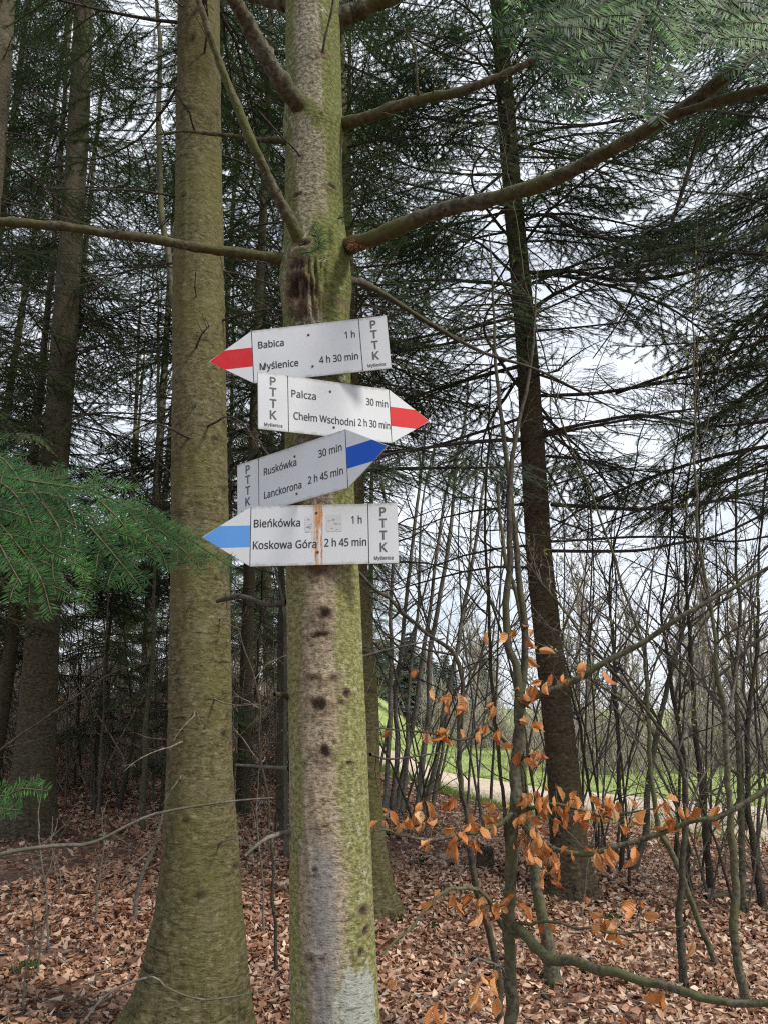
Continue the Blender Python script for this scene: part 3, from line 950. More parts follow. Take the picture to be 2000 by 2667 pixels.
CAP_H = 0.69
def _cap():
    co, _ = text_geo('H', 1.0)
    return co[:, 1].max() * CAP_H
def text_geo(body, cap, width=None, bold=0.0):
    cu = bpy.data.curves.new('lettering', 'FONT')
    if FONT: cu.font = FONT
    cu.body = body
    cu.size = 1.0
    cu.offset = bold
    cu.resolution_u = 3
    ob = bpy.data.objects.new('lettering', cu)
    COL.objects.link(ob)
    dg = bpy.context.evaluated_depsgraph_get()
    ev = ob.evaluated_get(dg)
    me = ev.to_mesh()
    n = len(me.vertices)
    co = np.empty(n * 3); me.vertices.foreach_get('co', co); co = co.reshape(-1, 3)
    fs = [list(p.vertices) for p in me.polygons]
    ev.to_mesh_clear()
    bpy.data.objects.remove(ob); bpy.data.curves.remove(cu)
    co[:, :2] *= cap / CAP_H
    co[:, 0] -= co[:, 0].min()
    if width: co[:, 0] *= width / max(1e-6, co[:, 0].max())
    return co, fs

CAP_H = _cap()

def board_mat(rust=False, smear=0.3, seed=0.0):
    m, nt, Pn = new_mat('sign_board_paint')
    N = NT(nt)
    c = N.coord()
    n = N.noise(N.mapping(c, (1, 1, 1), (seed, seed * 2, 0)), 14, 6, 0.65)
    col = N.mix(N.ramp(n, [(0.45, 0.0), (0.75, smear)]), (0.575, 0.61, 0.64), (0.45, 0.48, 0.50))
    sp = N.noise(N.mapping(c, (1, 1, 1), (seed + 3, 0, 0)), 90, 3, 0.6)
    col = N.mix(N.ramp(sp, [(0.70, 0.0), (0.76, 0.5)]), col, (0.30, 0.29, 0.25))
    drip = N.noise(N.mapping(c, (60, 60, 5), (seed, 0, 0)), 1.0, 4, 0.6)
    col = N.mix(N.ramp(drip, [(0.58, 0.0), (0.8, 0.22)]), col, (0.42, 0.43, 0.38))
    # grime creeping in from the edges
    sx = N.node('ShaderNodeSeparateXYZ'); N.l.new(c, sx.inputs[0])
    edge = N.math('ADD', N.math('ABSOLUTE', sx.outputs[2]), N.math('MULTIPLY', N.math('SUBTRACT', N.noise(c, 45, 5, 0.7), 0.5), 0.03))
    col = N.mix(N.ramp(N.math('DIVIDE', edge, 0.085), [(0.90, 0.0), (1.02, 0.55)]), col, (0.20, 0.205, 0.15))
    blot = N.noise(N.mapping(c, (1, 1, 1), (seed * 3, 4, 0)), 26, 6, 0.75)
    col = N.mix(N.ramp(blot, [(0.60, 0.0), (0.72, 0.30)]), col, (0.60, 0.62, 0.63))
    if rust:
        wob = N.noise(N.mapping(c, (20, 20, 26)), 1.0, 4, 0.6)
        xx = N.math('ADD', sx.outputs[0], N.math('MULTIPLY', N.math('SUBTRACT', wob, 0.5), 0.012))
        tot = None
        for (x0, w, top, bot, amt) in ((-0.0200, 0.0075, 0.09, -0.09, 1.0), (-0.0070, 0.0036, 0.085, -0.088, 0.9), (-0.0270, 0.0042, 0.09, -0.03, 0.6), (-0.013, 0.0070, 0.09, 0.02, 0.95), (-0.0335, 0.0018, 0.06, -0.05, 0.4)):
            d = N.math('ABSOLUTE', N.math('SUBTRACT', xx, x0))
            mk = N.ramp(N.math('DIVIDE', d, w), [(0.35, amt), (1.0, 0.0)])
            zc = N.math('MULTIPLY', N.math('LESS_THAN', sx.outputs[2], top), N.math('GREATER_THAN', sx.outputs[2], bot))
            mk = N.math('MULTIPLY', mk, zc)
            tot = mk if tot is None else N.math('MAXIMUM', tot, mk)
        brk = N.ramp(N.noise(N.mapping(c, (70, 70, 30)), 1.0, 4, 0.7), [(0.30, 0.25), (0.52, 1.0)])
        tot = N.math('MULTIPLY', tot, brk)
        rc = N.ramp(N.noise(c, 160, 4, 0.7), [(0.35, (0.26, 0.085, 0.010)), (0.6, (0.56, 0.24, 0.025))])
        col = N.mix(tot, col, rc)
    N.set(Pn.inputs['Base Color'], col)
    N.set(Pn.inputs['Roughness'], N.ramp(n, [(0.35, 0.22), (0.7, 0.42)]))
    Pn.inputs['Specular IOR Level'].default_value = 0.5
    N.set(Pn.inputs['Normal'], N.bump(N.noise(c, 9, 3), 0.05, 0.01))
    return m

def paint_mat(name, col, worn=0.2):
    m, nt, Pn = new_mat(name)
    N = NT(nt)
    c = N.coord()
    n = N.noise(c, 38, 6, 0.7)
    cc = N.mix(N.ramp(n, [(0.40, 0.0), (0.75, worn)]), col, tuple(min(0.8, x * 0.75 + 0.16) for x in col))
    cc = N.mix(N.ramp(N.noise(c, 120, 4, 0.7), [(0.62, 0.0), (0.7, worn)]), cc, tuple(x * 0.6 for x in col))
    N.set(Pn.inputs['Base Color'], cc)
    Pn.inputs['Roughness'].default_value = 0.5
    Pn.inputs['Specular IOR Level'].default_value = 0.25
    return m

MAT['ink'] = flat_mat('sign_ink', (0.045, 0.047, 0.05), 0.55, 0.3)
MAT['ink_grey'] = flat_mat('faded_ink', (0.10, 0.105, 0.11), 0.55, 0.3)
MAT['line'] = flat_mat('divider_line', (0.025, 0.025, 0.025), 0.6, 0.3)
MAT['screw'] = flat_mat('screw_metal', (0.09, 0.075, 0.05), 0.6, 0.4, 0.4)
MAT['rust'] = flat_mat('rusty_screw', (0.13, 0.05, 0.015), 0.8, 0.3)
MAT['sticker'] = flat_mat('sticker_residue', (0.53, 0.55, 0.57), 0.7, 0.3)
MAT['sticker_ink'] = flat_mat('sticker_ink', (0.33, 0.33, 0.34), 0.7, 0.3)

def prism(outline, y0, y1):
    """outline: (n,2) x,z counter-clockwise seen from the front (-Y); returns thin plate"""
    o_ = np.asarray(outline, float); n = len(o_)
    vf = np.c_[o_[:, 0], np.full(n, y0), o_[:, 1]]
    vb = np.c_[o_[:, 0], np.full(n, y1), o_[:, 1]]
    return np.vstack([vf, vb]), n

def trail_sign(label, direction, pose, stripe_mat, bmat, texts, panel_w, screws, rust_screws=False):
    x, y, z, yaw, tilt, roll = pose
    s = 1 if direction == 'R' else -1
    root = bpy.data.objects.new('trail_sign', None)
    root.empty_display_size = 0.1
    COL.objects.link(root)
    tag(root, label, 'sign', 'trail signs screwed to the fir trunk')
    rot = Matrix.Rotation(yaw, 4, 'Z') @ Matrix.Rotation(-tilt, 4, 'X') @ Matrix.Rotation(-roll, 4, 'Y')
    root.matrix_world = Matrix.Translation((x, y, z)) @ rot
    TH = 0.003
    hw, hh = LR / 2, HB / 2
    if s > 0: out = [(-hw, -hh), (hw, -hh), (hw + LA, 0), (hw, hh), (-hw, hh)]
    else: out = [(hw, hh), (-hw, hh), (-hw - LA, 0), (-hw, -hh), (hw, -hh)]
    # rounded corners and a slightly rolled edge
    pts = []
    for k in range(5):
        p0, p1, p2 = (np.array(out[(k + d) % 5]) for d in (-1, 0, 1))
        a, b = unit(p0 - p1), unit(p2 - p1)
        rr = 0.0025
        for t in np.linspace(0, 1, 4):
            pts.append((1 - t) ** 2 * (p1 + a * rr) + 2 * t * (1 - t) * p1 + t * t * (p1 + b * rr))
    pts = np.array(pts); n = len(pts)
    cen = pts.mean(0)
    inner = cen + (pts - cen) * (1 - 0.0012 / np.linalg.norm(pts - cen, axis=1, keepdims=True))
    vv = np.vstack([np.c_[inner[:, 0], np.full(n, -TH / 2), inner[:, 1]], np.c_[pts[:, 0], np.full(n, -TH / 2 + 0.0008), pts[:, 1]], np.c_[pts[:, 0], np.full(n, TH / 2), pts[:, 1]]])
    me = bpy.data.meshes.new('board')
    faces = [list(range(n)), list(range(3 * n - 1, 2 * n - 1, -1))]
    for r in range(2):
        for k in range(n):
            faces.append([r * n + (k + 1) % n, r * n + k, (r + 1) * n + k, (r + 1) * n + (k + 1) % n])
    me.from_pydata(vv.tolist(), [], faces)
    me.materials.append(bmat)
    me.materials.append(MAT['board_edge'])
    for p in me.polygons[2:]:
        p.material_index = 1
    me.update()
    board = link('board', me, root)
    fy = -TH / 2 - 0.0004
    # coloured stripe: the middle third of the arrow head
    k3 = 0.178
    zs = k3 * HB
    xe = hw + LA * (1 - zs / hh)
    eps = 0.0012
    if s > 0: st = [(hw + eps, -zs), (xe - eps, -zs), (hw + LA - 3 * eps, 0), (xe - eps, zs), (hw + eps, zs)]
    else: st = [(-hw - eps, zs), (-xe + eps, zs), (-hw - LA + 3 * eps, 0), (-xe + eps, -zs), (-hw - eps, -zs)]
    me = bpy.data.meshes.new('stripe')
    me.from_pydata([(a, fy, b) for a, b in st], [], [list(range(5))])
    me.materials.append(stripe_mat)
    link('stripe', me, root)
    # divider lines
    for xd in (s * hw, -s * (hw - panel_w * LR)):
        w = 0.0009
        me = bpy.data.meshes.new('divider_line')
        me.from_pydata([(xd - w, fy - 0.0002, -hh + 0.0015), (xd + w, fy - 0.0002, -hh + 0.0015), (xd + w, fy - 0.0002, hh - 0.0015), (xd - w, fy - 0.0002, hh - 0.0015)], [], [[0, 1, 2, 3]])
        me.materials.append(MAT['line'])
        link('divider_line', me, root)
    def put(name, body, x0, yf, cap, width=None, bold=0.0, align='L', mat='ink'):
        co, fs = text_geo(body, cap, width, bold)
        wd = co[:, 0].max()
        xo = {'L': x0, 'R': x0 - wd, 'C': x0 - wd / 2}[align]
        me = bpy.data.meshes.new(name)
        vv = np.c_[co[:, 0] + xo, np.full(len(co), fy - 0.0003), co[:, 1] + (hh - yf * HB)]
        me.from_pydata(vv.tolist(), [], fs)
        me.materials.append(MAT[mat])
        link(name, me, root)
    for (body, xf, yf, cap, wf, align) in texts:
        put('lettering', body, -hw + xf * LR, yf, cap * HB, wf * LR if wf else None, 0.012, align, 'ink')
    xc = -s * (hw - panel_w * LR / 2)
    for ch, yf in zip('PTTK', (0.215, 0.405, 0.605, 0.805)):
        put('panel_letter', ch, xc, yf, 0.143 * HB, None, 0.018, 'C', 'ink_grey' if s < 0 or True else 'ink')
    put('panel_name', 'Myślenice', xc, 0.935, 0.055 * HB, 0.13 * LR, 0.02, 'C', 'ink_grey')
    # screws through the board into the trunk
    for (xf, yf) in screws:
        acc = Acc()
        c = np.array([-hw + xf * LR, 0, hh - yf * HB])
        ang = np.linspace(0, 2 * np.pi, 12, endpoint=False)
        rings = [(0.0036, fy - 0.0002), (0.0034, fy - 0.0012), (0.0018, fy - 0.0018), (0.0002, fy - 0.0012)]
        V = np.vstack([np.c_[c[0] + r * np.cos(ang), np.full(12, yy), c[2] + r * np.sin(ang)] for r, yy in rings])
        i = np.arange(3)[:, None] * 12; j = np.arange(12)[None]
        acc.add(V, np.stack([i + j, i + (j + 1) % 12, i + 12 + (j + 1) % 12, i + 12 + j], -1).reshape(-1, 4), 0)
        V2, F2 = tube(np.array([c + [0, fy, 0], c + [0, 0.03, 0]]), [0.0016, 0.0012], 8)
        acc.add(V2, F2, 0)
        link('screw', acc.mesh('screw', [MAT['rust' if rust_screws else 'screw']]), root)
    return root

MAT['board_edge'] = flat_mat('board_edge', (0.34, 0.34, 0.32), 0.6, 0.3)
red = paint_mat('red_stripe_paint', (0.52, 0.014, 0.022), 0.14)
red2 = paint_mat('red_stripe_paint_fresh', (0.52, 0.008, 0.012), 0.05)
blue = paint_mat('blue_stripe_paint', (0.002, 0.085, 0.52), 0.01)
lblue = paint_mat('light_blue_stripe_paint', (0.10, 0.30, 0.68), 0.02)
C1 = 0.125
trail_sign('topmost white arrow sign pointing left with a red stripe, reading Babica', 'L', (-0.1862, 2.0147, 2.5699, -0.0733, -0.0191, 0.0849), red, board_mat(False, 0.45, 1.0),
           [('Babica', 0.045, 0.355, C1, 0.19, 'L'), ('1 h', 0.76, 0.35, C1, 0.075, 'R'), ('Myślenice', 0.048, 0.765, C1, 0.285, 'L'), ('4 h 30 min', 0.77, 0.765, C1, 0.285, 'R')],
           0.205, [(0.42, 0.205), (0.435, 0.805)])
trail_sign('second sign from the top, white arrow pointing right with a red stripe, reading Palcza', 'R', (-0.1643, 2.0054, 2.3797, 0.4391, 0.002, 0.0504), red2, board_mat(False, 0.4, 5.0),
           [('Palcza', 0.240, 0.375, C1, 0.182, 'L'), ('30 min', 0.985, 0.345, C1, 0.175, 'R'), ('Chełm Wschodni', 0.252, 0.765, C1, 0.465, 'L'), ('2 h 30 min', 0.993, 0.745, C1, 0.255, 'R')],
           0.215, [(0.53, 0.19), (0.55, 0.83)])
trail_sign('turned white arrow sign pointing right with a dark blue stripe, reading Ruskówka', 'R', (-0.2666, 2.0256, 2.1828, -0.5909, 0.0037, 0.0732), blue, board_mat(False, 0.2, 9.0),
           [('Ruskówka', 0.265, 0.355, C1, 0.305, 'L'), ('30 min', 0.965, 0.345, C1, 0.20, 'R'), ('Lanckorona', 0.265, 0.775, C1, 0.345, 'L'), ('2 h 45 min', 0.967, 0.745, C1, 0.30, 'R')],
           0.215, [(0.555, 0.19), (0.565, 0.85)])
s4 = trail_sign('lowest arrow sign, pointing left, light blue stripe and rust streaks, reading Bieńkówka', 'L', (-0.1634, 2.0095, 2.0093, 0.007, -0.0044, 0.0255), lblue, board_mat(True, 0.12, 13.0),
           [('Bieńkówka', 0.022, 0.355, C1, 0.315, 'L'), ('1 h', 0.757, 0.33, C1, 0.072, 'R'), ('Koskowa Góra', 0.018, 0.715, C1, 0.43, 'L'), ('2 h 45 min', 0.785, 0.70, C1, 0.285, 'R')],
           0.20, [(0.448, 0.135), (0.455, 0.79)], True)
# torn sticker residue on the lowest sign
rs = np.random.RandomState(5)
def ragged(x0, x1, z0, z1, n=14, j=0.0022):
    pts = []
    for (a, b) in (((x0, z0), (x1, z0)), ((x1, z0), (x1, z1)), ((x1, z1), (x0, z1)), ((x0, z1), (x0, z0))):
        for t in np.linspace(0, 1, n, endpoint=False):
            pts.append((a[0] + (b[0] - a[0]) * t + rs.normal() * j * 0.5, -0.0021, a[1] + (b[1] - a[1]) * t + rs.normal() * j * 0.5))
    return pts
for (xa, xb, ya, yb) in ((0.515, 0.618, 0.455, 0.175), (0.370, 0.425, 0.455, 0.20)):
    pts = ragged(-LR / 2 + xa * LR, -LR / 2 + xb * LR, HB / 2 - ya * HB, HB / 2 - yb * HB)
    me = bpy.data.meshes.new('sticker_residue')
    me.from_pydata(pts, [], [list(range(len(pts)))])
    me.materials.append(MAT['sticker'])
    st = link('sticker_residue', me, s4)
    acc = Acc()
    for _ in range(9):
        cx = -LR / 2 + rs.uniform(xa + 0.008, xb - 0.012) * LR; cz_ = HB / 2 - rs.uniform(yb + 0.03, ya - 0.03) * HB
        w, h = rs.uniform(0.0015, 0.005), rs.uniform(0.0006, 0.0014)
        acc.add([(cx - w, -0.0024, cz_ - h), (cx + w, -0.0024, cz_ - h), (cx + w, -0.0024, cz_ + h), (cx - w, -0.0024, cz_ + h)], [[0, 1, 2, 3]])
    link('sticker_print', acc.mesh('sticker_print', [MAT['sticker_ink']], False), st)

# ------------------------------------------------------------------ limbs of the sign tree
S_ = 1.2055            # full-view pixel -> photograph pixel
def px_path(pts, Y0, Y1, scale=S_, curve=1.0):
    n = len(pts)
    return np.array([at(p[0] * scale, p[1] * scale, Y0 + (Y1 - Y0) * (k / (n - 1)) ** curve) for k, p in enumerate(pts)])

def limb(tree, pts, Y0, Y1, w0, w1, mat='branch_moss', seed=0, twigs=(10, 2, 0.22), scale=S_, sides=10, name='branch', collar=True, twmat=None, knobs=True):
    rs = np.random.RandomState(seed)
    pth = px_path(pts, Y0, Y1, scale)
    n = max(24, len(pth) * 7)
    c = resample(pth, n)
    w = np.linspace(w0, w1, n) * scale / 2 / FPX
    rr = np.array([depth(p) for p in c]) * w
    rr = rr * (1 + 0.20 * (fbm(np.arange(n) * 0.6, np.zeros(n), seed, 3) - 0.5) * 2)
    if collar:
        rr = rr * (1 + 0.55 * np.exp(-np.arange(n) / n * 26))
    if knobs:
        for _ in range(max(2, n // 14)):
            k = rs.randint(4, n - 2)
            rr[k] *= 1.16
    c = c + np.cumsum(rs.normal(size=(n, 3)), 0) * rr[:, None] * 0.05
    acc = Acc()
    acc.add(*tube(c, rr, sides), 0)
    if twigs[0]:
        bare_twigs(acc, c, np.minimum(rr, 0.004), rs, twigs[1], twigs[0], twigs[2], 4, 0.1, 0.15, 1, (0.7, 1.3), 0.16, 0.0008)
    acc.part(name, [MAT[mat], MAT[twmat or 'branch_moss']], tree)
    return c, rr

rsx = np.random.RandomState(77)
limb(sign_tree, [(622, 562), (520, 547), (430, 537), (340, 522), (230, 508), (130, 493), (0, 482), (-80, 478)], 2.10, 1.98, 21, 19, seed=1, twigs=(9, 2, 0.10))
limb(sign_tree, [(665, 248), (630, 205), (590, 140), (545, 60), (510, 0), (470, -80)], 2.08, 1.75, 44, 30, seed=2, twigs=(4, 1, 0.12))
limb(sign_tree, [(652, 530), (630, 480), (600, 420), (570, 355), (545, 300), (490, 170), (455, 70), (425, -20)], 2.05, 1.75, 26, 13, seed=3, twigs=(10, 2, 0.18))
limb(sign_tree, [(628, 303), (560, 300), (500, 293), (440, 288), (395, 284), (340, 292)], 2.10, 2.0, 14, 3, seed=4, twigs=(6, 2, 0.3))
limb(sign_tree, [(735, 540), (765, 528), (800, 515), (900, 470), (1000, 440), (1100, 410), (1250, 350), (1400, 270), (1520, 190), (1620, 110), (1720, 40)], 2.14, 1.30, 34, 27, seed=5, twigs=(26, 2, 0.13))
limb(sign_tree, [(1470, 245), (1560, 215), (1659, 190), (1760, 150)], 1.45, 1.30, 19, 21, seed=55, twigs=(8, 2, 0.3), collar=False)
limb(sign_tree, [(728, 272), (760, 262), (820, 240), (905, 215), (1000, 195), (1100, 155), (1180, 110), (1260, 50)], 2.14, 1.8, 26, 12, seed=6, twigs=(14, 2, 0.25))
limb(sign_tree, [(720, 42), (760, 25), (800, 12), (860, -10)], 2.14, 2.1, 44, 34, seed=7, twigs=(3, 1, 0.3))
limb(sign_tree, [(640, 10), (600, 5), (540, -10)], 2.14, 2.2, 30, 24, seed=8, twigs=(2, 1, 0.3))
limb(sign_tree, [(748, 603), (800, 620), (850, 650), (930, 700), (1040, 760), (1160, 800), (1260, 850)], 2.2, 2.9, 14, 3, seed=9, mat='stem_dark', twmat='twig_dark', twigs=(12, 2, 0.25))
limb(sign_tree, [(697, 113), (703, 80), (716, 25), (722, -20)], 2.03, 1.95, 5, 5, seed=10, mat='twig_dark', twmat='twig_dark', twigs=(3, 1, 0.4), knobs=False, name='dead_twig')
limb(sign_tree, [(648, 336), (635, 320), (605, 290), (560, 240)], 2.04, 1.9, 4, 3, seed=12, mat='twig_dark', twmat='twig_dark', twigs=(3, 1, 0.4), knobs=False, name='dead_twig')
limb(sign_tree, [(905, 212), (900, 180), (895, 110), (870, 60)], 1.99, 1.9, 6, 4, seed=13, twigs=(5, 1, 0.4), name='dead_twig')
limb(sign_tree, [(628, 1507), (610, 1502), (592, 1500)], 2.12, 2.05, 15, 9, seed=14, twigs=(3, 1, 0.5), name='stub', mat='branch_moss')
limb(sign_tree, [(632, 1800), (612, 1798), (585, 1806), (556, 1826), (530, 1850)], 2.12, 2.0, 12, 6, seed=15, twigs=(10, 2, 0.5), name='dead_twig', mat='stem_grey', twmat='stem_grey')
limb(sign_tree, [(625, 1660), (580, 1656), (510, 1652)], 2.14, 2.25, 9, 5, seed=16, twigs=(4, 1, 0.3), name='dead_twig', mat='stem_grey', twmat='twig_dark')
limb(sign_tree, [(625, 1300), (580, 1308), (520, 1290), (470, 1300)], 2.2, 2.6, 14, 9, seed=17, twigs=(6, 2, 0.3), name='dead_twig', mat='stem_dark', twmat='twig_dark')
limb(sign_tree, [(800, 1630), (850, 1640), (960, 1625)], 2.2, 2.6, 5, 3, seed=18, twigs=(4, 1, 0.3), name='dead_twig', mat='twig_dark', twmat='twig_dark')
limb(sign_tree, [(775, 1420), (850, 1400), (960, 1380)], 2.2, 2.6, 5, 3, seed=19, twigs=(5, 2, 0.3), name='dead_twig', mat='twig_dark', twmat='twig_dark')

# foreground foliage on the long right limb: hanging sprays of fresh needles
def near_spray(tree, pts, Y0, Y1, side, seed, sl, tint=0.35, tip=0.35, r0=0.0035, scale=1.0, gap=0.028, mat='needle_near', name='needle_spray', sec=True, bare=0.0, droop=0.05, rows=2, nl=0.026, nw=0.0034):
    rs = np.random.RandomState(seed)
    n = len(pts)
    pth = np.array([at(p[0] * scale, p[1] * scale, Y0 + (Y1 - Y0) * k / (n - 1)) for k, p in enumerate(pts)])
    c = resample(pth, 18)
    acc = Acc()
    fir_spray(acc, c, r0, np.asarray(side, float), rs, sl, gap=gap, nl=nl, nw=nw, nsp=0.0046, diamond=True, bare=bare, sec=sec, sec_gap=0.085, droop=droop, tint=tint, tip_tint=tip, rows=rows, main_needles=0.95)
    return acc.part(name, [MAT['branch_moss'], MAT[mat]], tree, smooth=False)

sl1 = lambda u: 0.13 * (1 - u) ** 0.6 + 0.03
TR = [([(1760, -70), (1717, 0), (1693, 120), (1681, 229), (1660, 300)], 1.22, 1.12, 1),
      ([(1700, -80), (1621, 0), (1573, 90), (1530, 211), (1468, 305)], 1.24, 1.13, 2),
      ([(1640, -60), (1560, 20), (1490, 110), (1425, 165)], 1.26, 1.18, 3),
      ([(1580, -90), (1500, -20), (1400, 30), (1290, 75)], 1.5, 1.45, 4),
      ([(1690, 20), (1640, 110), (1590, 190), (1560, 250)], 1.18, 1.12, 5),
      ([(2080, 60), (2010, 130), (1960, 150), (1935, 185)], 1.25, 1.15, 6),
      ([(2080, -20), (1990, 40), (1900, 95), (1850, 120)], 1.32, 1.25, 7),
      ([(1900, -60), (1830, 0), (1800, 70), (1770, 100)], 1.3, 1.25, 8),
      ([(1560, -40), (1450, 10), (1380, 20)], 1.4, 1.4, 9),
      ([(1735, -60), (1670, 20), (1640, 90), (1610, 200), (1590, 255)], 1.30, 1.22, 10),
      ([(1660, -60), (1600, 10), (1540, 80), (1500, 170), (1455, 240)], 1.30, 1.22, 11),
      ([(1780, -40), (1750, 40), (1730, 130), (1715, 210)], 1.30, 1.22, 12),
      ([(1600, -60), (1530, 0), (1470, 50), (1410, 110)], 1.34, 1.28, 13),
      ([(2060, -60), (1960, -10), (1890, 30), (1830, 50)], 1.36, 1.3, 14)]
for pts, y0, y1, sd in TR:
    near_spray(sign_tree, pts, y0, y1, (1.0, 0.25, 0.25), 300 + sd, sl1, tint=0.55, tip=0.45, gap=0.036, sec=False, nl=0.033, nw=0.0050)
# carrying twigs from the limb to the sprays
limb(sign_tree, [(1680, 95), (1600, 20), (1500, -60), (1380, -70)], 1.34, 1.3, 12, 8, seed=21, twigs=(0, 1, 0.2), collar=False, name='branchlet')
limb(sign_tree, [(1700, 60), (1640, -20), (1560, -70), (1420, -60)], 1.32, 1.24, 10, 6, seed=22, twigs=(0, 1, 0.2), collar=False, name='branchlet')
# little shoots where the big limbs meet the trunk
near_spray(sign_tree, [(785, 660), (815, 655), (840, 640)], 1.99, 1.97, (0.2, 0.3, 1), 331, lambda u: 0.03, tint=0.1, tip=0.1, gap=0.02, sec=False)
near_spray(sign_tree, [(830, 650), (832, 620), (815, 590)], 1.99, 1.97, (1, 0.2, 0.2), 332, lambda u: 0.02, tint=0.1, tip=0.1, gap=0.02, sec=False)
near_spray(sign_tree, [(880, 570), (905, 560), (918, 540)], 2.02, 2.0, (0.2, 0.3, 1), 333, lambda u: 0.03, tint=0.1, tip=0.1, gap=0.02, sec=False)
near_spray(sign_tree, [(908, 630), (940, 632), (972, 625)], 2.02, 1.98, (0.1, 0.2, 1), 334, lambda u: 0.035, tint=0.4, tip=0.2, gap=0.012, sec=False, mat='needle_rust')

# ------------------------------------------------------------------ the other standing firs
def fir(label, rows, Y, mat='bark_dark', n_ang=40, dz=0.04, flare=None, height=14.0, rtop=0.06, seed=0, knots_n=14, group=None, base_px=None, lean=0.0, name='fir_tree'):
    P, R = px_trunk(rows, Y)
    P, R = extend_down(P, R, 1.1)
    P, R = extend_up(P, R, height, rtop)
    P[0][2] = min(P[0][2], float(ground(P[0][0], P[0][1])) - 0.10)
    t = thing(name, label, 'tree', (P[0][0], P[0][1], float(ground(P[0][0], P[0][1]))), group)
    rs = np.random.RandomState(seed + 500)
    ks = []
    rm = float(np.mean(R))
    for _ in range(knots_n):
        ks.append((rs.uniform(-1.3, 1.3) * rm, rs.uniform(0.6, min(7.0, height)), rs.uniform(0.016, 0.040), rs.uniform(0.010, 0.022), rs.uniform(0.006, 0.013)))
    for _ in range(knots_n // 2):
        ks.append((rs.uniform(-1.4, 1.4) * rm, rs.uniform(0.6, min(7.0, height)), rs.uniform(0.05, 0.11), rs.uniform(0.006, 0.010), rs.uniform(0.002, 0.005)))
    v, f, att = trunk_mesh(P, R, n_ang, dz, flare, 0.007, seed, ks)
    part('trunk', v, [f], MAT[mat], t, attrs=att)
    return t, P, R

def dead_twigs(tree, P, R, rs, n, h0, h1, lmin=0.3, lmax=1.1, azi=None, mat='twig_dark', elev=(-0.5, 0.35)):
    """dry branches straight from the trunk, each a part of its own"""
    for _ in range(n):
        z = rs.uniform(h0, h1)
        c = np.array([np.interp(z, P[:, 2], P[:, 0]), np.interp(z, P[:, 2], P[:, 1]), z]); r = np.interp(z, P[:, 2], R)
        az = rs.uniform(0, 2 * math.pi) if azi is None else rs.uniform(*azi)
        el = rs.uniform(*elev)
        d = np.array([math.cos(az) * math.cos(el), math.sin(az) * math.cos(el), math.sin(el)])
        L = rs.uniform(lmin, lmax)
        q = [c + d * r * 0.85]
        for _k in range(7):
            d = unit(d + rs.normal(size=3) * 0.13 + np.array([0, 0, -0.05]))
            q.append(q[-1] + d * L / 7)
        q = np.array(q)
        acc = Acc()
        r0 = 0.004 + 0.004 * L
        rr = np.linspace(r0, 0.0011, len(q))
        acc.add(*tube(q, rr, 5), 0)
        bare_twigs(acc, q, rr, rs, 2, 7, 0.30, 3, -0.1, 0.15, 0, (0.6, 1.1), 0.16, 0.0009, None, 0.5)
        acc.part('dead_branch', [MAT[mat]], tree)

# big fir left of the signs
B_Y = 4.15
rowsB = [(2600, 405, 645), (2450, 408, 638), (2350, 418, 628), (2170, 430, 618), (1990, 438, 606), (1800, 443, 602), (1500, 447, 598), (1200, 450, 592), (840, 453, 587), (600, 457, 581), (300, 462, 576), (0, 466, 572)]
firB, PB, RB = fir('thick mossy fir trunk with a flaring root, left of the signs', rowsB, B_Y, 'bark_big', 90, 0.020,
                   [(math.radians(182), 0.46, 0.42, 0.22), (math.radians(222), 0.20, 0.40, 0.26), (math.radians(262), 0.08, 0.3, 0.22), (math.radians(300), 0.06, 0.6, 0.3), (math.radians(0), 0.05, 0.5, 0.3)], 14, 0.06, 3, 46)
rs = np.random.RandomState(31)
dead_twigs(firB, PB, RB, rs, 30, 2.6, 6.8, 0.3, 1.2, None, 'twig_dark')
dead_twigs(firB, PB, RB, rs, 10, 0.6, 2.4, 0.15, 0.5, (math.pi, 2 * math.pi), 'twig_brown')
add_boughs(firB, PB, 6.2, 12, rs, 2.6, 0.4, 4, (0.5, 0.3, 0.2))

# dark fir at the left
C_base = ground_hit(92, 2185)
C_Y = float(C_base[1])
rowsC = [(2175, 28, 152), (2021, 39, 142), (1800, 58, 148), (1617, 74, 154), (1340, 100, 170), (1069, 122, 188), (900, 135, 198), (600, 160, 216), (300, 181, 233), (100, 192, 240)]
firC, PC, RC = fir('dark fir trunk with a spreading root near the left edge', rowsC, C_Y, 'bark_dark', 56, 0.03,
                   [(math.radians(190), 0.42, 0.5, 0.25), (math.radians(330), 0.07, 0.6, 0.25), (math.radians(260), 0.12, 0.5, 0.25)], 16, 0.05, 5, 26)
dead_twigs(firC, PC, RC, rs, 34, 2.2, 8.0, 0.4, 1.5)
add_boughs(firC, PC, 3.6, 12, rs, 2.6, 0.40, 5, (0.55, 0.25, 0.2))

# slimmer fir behind it, leaning
rowsF = [(2080, -52, -12), (1930, -25, 14), (1770, 0, 36), (1600, 24, 54), (1400, 52, 78), (1120, 86, 106), (900, 108, 124), (600, 138, 150), (200, 168, 178)]
firF, PF, RF = fir('slim leaning fir trunk at the left edge behind the dark fir', rowsF, 9.2, 'bark_dark', 30, 0.06, [(math.radians(200), 0.1, 0.8, 0.3)], 16, 0.04, 7, 14)
dead_twigs(firF, PF, RF, rs, 22, 1.6, 8.5, 0.5, 1.4, None, 'twig_brown')
add_boughs(firF, PF, 3.2, 13, rs, 2.5, 0.48, 5, (0.55, 0.25, 0.2))
add_boughs(firF, PF, 2.2, 5.0, rs, 2.2, 0.42, 4, (0.85, 0.15, 0.0), bright=True)

